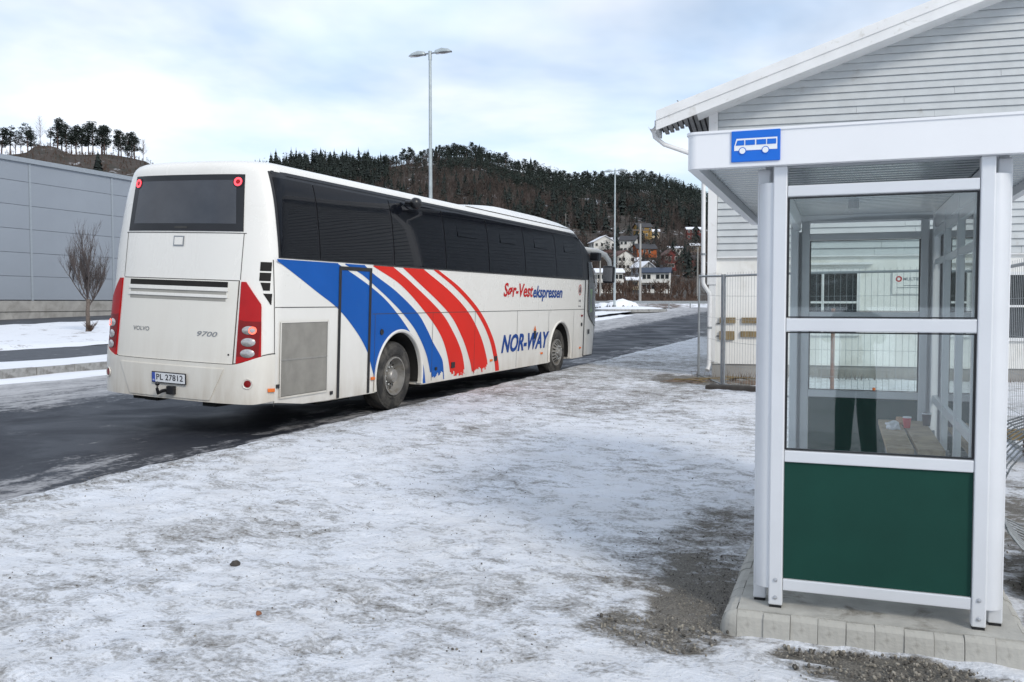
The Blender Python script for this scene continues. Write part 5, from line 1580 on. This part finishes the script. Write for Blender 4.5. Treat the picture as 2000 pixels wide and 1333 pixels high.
# gutter and downpipe
m = MB(); m.grid(lambda a, b: (-EV - .12 + .06 * math.cos(math.pi + b * math.pi), lerp(-OV + .05, .58, a), EZ - RS * EV + .03 + .06 * math.sin(math.pi + b * math.pi)), 2, 8); m.build('gutter', 'trim_white', hs, 60)
m = MB(); m.tube([(-EV - .10, -.30, EZ - RS * EV), (-EV - .08, -.30, EZ - RS * EV - .14), (-EV + .1, -.22, EZ - RS * EV - .28), (-.25, -.10, EZ - RS * EV - .52), (-.14, -.08, EZ - RS * EV - .72), (-.13, -.08, 2.0), (-.12, -.08, 1.95), (-.01, -.1, 1.78), (.0, -.1, 1.7), (.0, -.1, .36), (-.03, -.2, .26)], .042, 10); m.build('downpipe', 'trim_white', hs, 50)
for z in (2.55, 1.1): MB().lathe([(z - .02, .053), (z + .02, .053)], 'z', 12, (-.13 if z > 1.9 else 0, -.08 if z > 1.9 else -.1, 0)).build('pipe_clip', 'galv', hs)
# ground floor window, header, weathered boards, name sign
wi = empty('window'); wi.parent = hs; wi.location = (1.68, 0, 1.02)
MB().box((0, .004, 0), (1.06, .026, 1.15)).build('pane', 'window_dark', wi)
fr = MB(); fr.box((-.06, -.02, -.06), (0, .028, 1.21)); fr.box((1.06, -.02, -.06), (1.12, .028, 1.21)); fr.box((0, -.02, 1.15), (1.06, .028, 1.21)); fr.box((0, -.02, -.06), (1.06, .028, 0)); fr.build('frame', 'trim_white', wi)
MB().box((.42, -.015, 0), (.465, .003, 1.15)).build('mullion', 'trim_white', wi); MB().box((0, -.013, .56), (.42, .002, .60)).build('mullion', 'trim_white', wi); MB().box((.465, -.013, .56), (1.06, .002, .60)).build('mullion', 'trim_white', wi)
MB().box((1.50, -.06, 2.32), (3.02, .029, 2.36)).build('window_header', 'trim_white', hs)
wi2 = copy_tree(wi, hs); wi2.location = (5.3, 0, .95)
for x0, z0, x1, z1 in ((.19, 1.19, .50, 1.30), (.62, 1.19, 1.08, 1.30), (.19, .86, .48, 1.03), (.60, .92, 1.08, 1.03)):
    MB().box((x0, -.02, z0), (x1, .029, z1)).build('weathered_board', 'weathered_plank', hs)
for x0, z0, x1 in ((.13, 1.17, .20), (.13, .92, .20)): MB().box((x0, .0, z0), (x1, .029, z0 + .02)).build('board_joint', 'seam_dark', hs)
ns = empty('wall_sign', mat=WM @ Matrix.Translation((3.43, -.002, 1.86))); tag(ns, 'white wall sign with red ring logo seen through the shelter glass', 'sign')
MB().box((-.06, 0, -.10), (1.1, .03, .34)).build('board', 'render_white', ns)
m = MB(); m.grid(lambda a, b: (.05 + lerp(.03, .055, b) * math.cos(a * 6.2832), -.003, .18 + lerp(.03, .055, b) * math.sin(a * 6.2832)), 20, 1); m.build('logo_ring', 'text_red', ns)
me = fit_height(fit_text(text_mesh('MULTIBLOKK', .1, offset=.001), .52), .06); place_text('lettering', me, 'text_grey', ns, (.125, -.004, .15), (1, 0, 0), (0, 0, 1))
for z, x0, x1 in ((.05, .14, .42), (.01, .02, .46)): MB().box((x0, -.004, z), (x1, -.001, z + .012)).build('text_line', 'text_grey', ns)
# aerial on the roof edge
m = MB(); bxx = -.65; zz = EZ + RS * bxx + .30; m.tube([(bxx, .3, zz - .05), (bxx + .02, .3, zz + .22)], .010, 5); m.tube([(bxx - .05, .3, zz + .26), (bxx + .12, .3, zz + .12)], .012, 5); m.build('aerial', 'galv', hs)

# ------------------------------------------------------------------ site fence
def fence_panel(a, b, h=2.0, label='', post_mat='galv', bars=True, sag=0.):
    a, b = Vector(a), Vector(b); d = b - a; L = Vector((d.x, d.y, 0)).length; ang = math.atan2(d.y, d.x)
    e = empty('site_fence', a); e.rotation_euler = (0, 0, ang); tag(e, label, 'fence', 'site fence panels')
    for x in (0, L): MB().tube([(x, 0, -.02 + (d.z if x else 0)), (x, 0, h + .03 + (d.z if x else 0))], .021, 8).build('post', post_mat, e, 60)
    nseg = 14
    for z in (.10, h): MB().tube([(L * i / nseg, 0, z + d.z * i / nseg - sag * math.sin(math.pi * i / nseg)) for i in range(nseg + 1)], .019, 8).build('frame_rail', 'galv', e, 60)
    w = MB(); n = int(L / .085)
    for i in range(1, n):
        x = L * i / n; zz = d.z * i / n; sg_ = sag * math.sin(math.pi * i / n)
        w.tube([(x, 0, .10 + zz - sg_), (x, 0, h + .06 + zz - sg_)], .0028, 3, cap=False)
    for z in (.45, .85, 1.25, 1.65):
        w.tube([(L * i / nseg, .004, z + d.z * i / nseg - sag * math.sin(math.pi * i / nseg)) for i in range(nseg + 1)], .0028, 3, cap=False)
    w.build('wire_mesh', 'galv', e); return e
def gpt(x, y, z):
    r = ray(x, y); k = (z - CAM_H) / r.z; return Vector((r.x * k, r.y * k, z))
A = gpt(1364, 742, .1); B = gpt(1409, 762, .06); C_ = Vector((4.35, 13.6, .04)); D_ = Vector((6.3, 12.6, .05)); E_ = Vector((5.1, 8.8, 0)); F_ = Vector((4.2, 6.2, 0))
fence_panel(A, B, label='short leaning site fence panel at the corner of the gable house')
fence_panel(B + Vector((.03, -.06, 0)), C_, label='site fence panel running to the rusty post left of the shelter')
fence_panel(C_ + Vector((.06, 0, 0)), D_, label='site fence panel seen through the shelter glass')
fence_panel(D_ + Vector((0, -.08, 0)), E_, label='near site fence panel behind the back wall of the shelter', sag=.03)
fence_panel(E_ + Vector((0, -.08, 0)), F_, label='nearest site fence panel at the right edge beyond the shelter', sag=.05)
rp_ = MB(); rp_.tube([(0, 0, -.05), (-.03, 0, 2.05)], .033, 8); o = rp_.build('rusty_post', 'rusty', None, 60); o.location = C_ + Vector((-.03, -.12, 0)); tag(o, 'rusty brown steel post standing left behind the shelter', 'post')
rp_ = MB(); rp_.tube([(0, 0, -.05), (0, 0, 1.5)], .033, 8); o = rp_.build('rusty_post', 'rusty', None, 60); o.location = Vector((5.2, 14.6, 0)); tag(o, 'rusty post seen through the shelter in front of the white wall', 'post')
o = bevel(MB().box((-.45, -.13, 0), (.45, .13, .16)).build('concrete_block', 'dark_block'), .03, 2); o.location = gpt(1432, 772, .05); o.rotation_euler = (0, 0, R(-30)); tag(o, 'dark concrete fence foot lying on the snow by the house corner', 'fence foot', 'fence feet')
o2 = o.copy(); COL.objects.link(o2); o2.location = (3.05, 5.0, .0); o2.rotation_euler = (0, 0, R(60)); o2['label'] = 'dark fence foot on the gravel right of the shelter'
def rock(name, p, r, s, label, seed, mat='stone_brown'):
    bm = bmesh.new(); bmesh.ops.create_icosphere(bm, subdivisions=3, radius=r)
    for v in bm.verts:
        k = 1 + .45 * nz(v.co.x / r * 1.1 + seed, v.co.y / r * 1.1, v.co.z / r * 1.1); v.co = Vector((v.co.x * s[0] * k, v.co.y * s[1] * k, v.co.z * s[2] * k))
    me = bpy.data.meshes.new(name); bm.to_mesh(me); bm.free(); me.materials.append(MATS[mat]); o = link(name, me); o.location = p; tag(o, label, 'rock', 'loose rocks'); return o
rock('rock', gpt(1443, 781, .06), .17, (1, .7, .5), 'brown rock in the snow beside the dark fence foot', 2)
rock('rock', gpt(459, 1101, .075), .022, (1.2, .8, .8), 'small black stone alone on the snow in the left foreground', 5, 'dark_block')
rock('rock', gpt(1352, 748, .08), .30, (1.4, .8, .25), 'low brown debris clod at the foot of the fence by the house corner', 7)
rock('rock', gpt(505, 1198, .065), .013, (1, 1, .9), 'tiny reddish stone on the snow below the black stone', 6, 'rusty')
rl = random.Random(13); lf = MB()
for i in range(5):
    pass
# dry grass at the wall foot
gm = MB()
for i in range(420):
    x = rl.uniform(-.3, 5.8); y = -rl.uniform(.02, .35); h = rl.uniform(.06, .26); t = rl.uniform(-.1, .1)
    gm.add([(x - .006, y, .05), (x + .006, y, .05), (x + t, y + rl.uniform(-.06, .06), .06 + h)], [(0, 1, 2)])
o = gm.build('dry_grass', 'dry_bush'); o.matrix_world = WM; tag(o, 'dry brown grass along the foot of the gable house', 'grass', kind='stuff')
# timber pile right of the shelter
tp = empty('timber_pile', (5.5, 8.6, .0)); tag(tp, 'pile of rough planks behind the fence at the right edge', 'timber pile')
for k in range(6):
    o = MB().box((-.8, -.07, 0), (1.2, .07, .06)).build('plank', 'weathered_plank', tp); o.location = (.05 * k, -.2 + .16 * (k % 3), .30 + .07 * (k // 3)); o.rotation_euler = (0, 0, R(4 * k - 8))
for x in (-.4, .7): MB().box((x, -.35, 0), (x + .1, .35, .30)).build('bearer', 'bark', tp)
o = MB().tube([(0, 0, 0), (0, 0, .26)], .025, 8).build('marker_stake', 'orange_plastic', None, 60); o.location = (5.6, 13.9, .02); tag(o, 'short orange marker stake seen through the shelter glass', 'stake')

# ------------------------------------------------------------------ the photographer, who shows only as a reflection in the shelter glass
simple('cloth_dark', (.012, .013, .016), .9, var=.2); simple('skin', (.45, .28, .21), .6, var=.06); simple('hair', (.04, .028, .02), .8, var=.2)
def photographer():
    J = {'pel': (0, -.42, .98, .15, .12), 'sp': (0, -.42, 1.2, .15, .11), 'ch': (0, -.41, 1.42, .17, .12), 'nk': (0, -.40, 1.54, .06, .06), 'hd0': (0, -.37, 1.62, .08, .095), 'hd1': (0, -.37, 1.76, .075, .09),
         'hl': (-.09, -.42, .92, .12, .12), 'kl': (-.11, -.40, .52, .095, .10), 'al': (-.13, -.43, .13, .08, .085), 'tl': (-.14, -.28, .07, .06, .05),
         'hr': (.09, -.42, .92, .12, .12), 'kr': (.11, -.38, .52, .095, .10), 'ar': (.13, -.43, .13, .08, .085), 'tr': (.15, -.28, .07, .06, .05),
         'sl': (-.20, -.41, 1.42, .07, .07), 'el': (-.27, -.30, 1.22, .05, .05), 'wl': (-.09, -.12, 1.50, .032, .035), 'sr': (.20, -.41, 1.42, .07, .07), 'er': (.27, -.30, 1.22, .05, .05), 'wr': (.09, -.12, 1.50, .032, .035)}
    E = [('pel', 'sp'), ('sp', 'ch'), ('ch', 'nk'), ('nk', 'hd0'), ('hd0', 'hd1'), ('pel', 'hl'), ('hl', 'kl'), ('kl', 'al'), ('al', 'tl'), ('pel', 'hr'), ('hr', 'kr'), ('kr', 'ar'), ('ar', 'tr'), ('ch', 'sl'), ('sl', 'el'), ('el', 'wl'), ('ch', 'sr'), ('sr', 'er'), ('er', 'wr')]
    ks_ = list(J); me = bpy.data.meshes.new('person'); me.from_pydata([J[k][:3] for k in ks_], [(ks_.index(a), ks_.index(b)) for a, b in E], [])
    o = link('person', me); o.modifiers.new('skin', 'SKIN'); o.modifiers.new('subdivision', 'SUBSURF').levels = 1; o.modifiers['subdivision'].render_levels = 1
    for i, k in enumerate(ks_):
        sv = me.skin_vertices[0].data[i]; sv.radius = J[k][3:5]; sv.use_root = (k == 'pel')
    me.materials.append(MATS['cloth_dark'])
    tag(o, 'person in dark trousers and jacket standing, reflected in the shelter glass', 'person')
    bm = bmesh.new(); bmesh.ops.create_uvsphere(bm, u_segments=16, v_segments=12, radius=1)
    for v in bm.verts: v.co = Vector((v.co.x * .083, v.co.y * .10, v.co.z * .09))
    hm = bpy.data.meshes.new('hair'); bm.to_mesh(hm); bm.free(); hm.materials.append(MATS['hair']); h = link('hair', hm, o); h.location = (0, -.40, 1.77)
photographer()

# rubble at the foot of the fence, and a roll of wire mesh at the right edge
def debris():
    rd = random.Random(17); c = gpt(1375, 752, .08); e = empty('debris_pile', c); tag(e, 'low heap of brown soil clods and sticks at the fence foot by the house', 'debris')
    for i in range(16):
        bm = bmesh.new(); bmesh.ops.create_icosphere(bm, subdivisions=2, radius=rd.uniform(.06, .17))
        for v in bm.verts:
            k = 1 + .5 * nz(v.co.x * 9 + i, v.co.y * 9, v.co.z * 9); v.co = Vector((v.co.x * 1.3 * k, v.co.y * k, v.co.z * .55 * k))
        me = bpy.data.meshes.new('clod'); bm.to_mesh(me); bm.free(); me.materials.append(MATS['stone_brown'])
        o = link('clod', me, e); o.location = (rd.uniform(-.75, .95), rd.uniform(-.35, .35), rd.uniform(-.01, .04)); o.rotation_euler = (0, 0, rd.uniform(0, 3))
    for i in range(7):
        o = MB().tube([(-.3, 0, 0), (0, rd.uniform(-.05, .05), .03), (.32, 0, .01)], [.014, .012, .006], 5).build('stick', 'weathered_plank', e); o.location = (rd.uniform(-.5, .8), rd.uniform(-.3, .3), .09); o.rotation_euler = (rd.uniform(-.1, .1), rd.uniform(-.15, .15), rd.uniform(-.8, .8))
debris()
def mesh_roll():
    e = empty('wire_mesh_roll', (3.16, 5.2, .16)); e.rotation_euler = (0, 0, R(-20)); tag(e, 'loose roll of steel wire mesh on the fence foot at the right edge', 'wire roll')
    w = MB(); r = .36
    for k in range(11): w.tube([(r * math.cos(a * .2618), -.5 + k * .1, r + .01 + r * math.sin(a * .2618)) for a in range(25)], .005, 4, cap=False)
    w.build('hoop_wires', 'galv', e)
    w = MB()
    for a in range(30): w.tube([(r * math.cos(a * .2094), -.52, r + .01 + r * math.sin(a * .2094)), (r * math.cos(a * .2094), .52, r + .01 + r * math.sin(a * .2094))], .004, 4, cap=False)
    w.build('long_wires', 'galv', e)
mesh_roll()
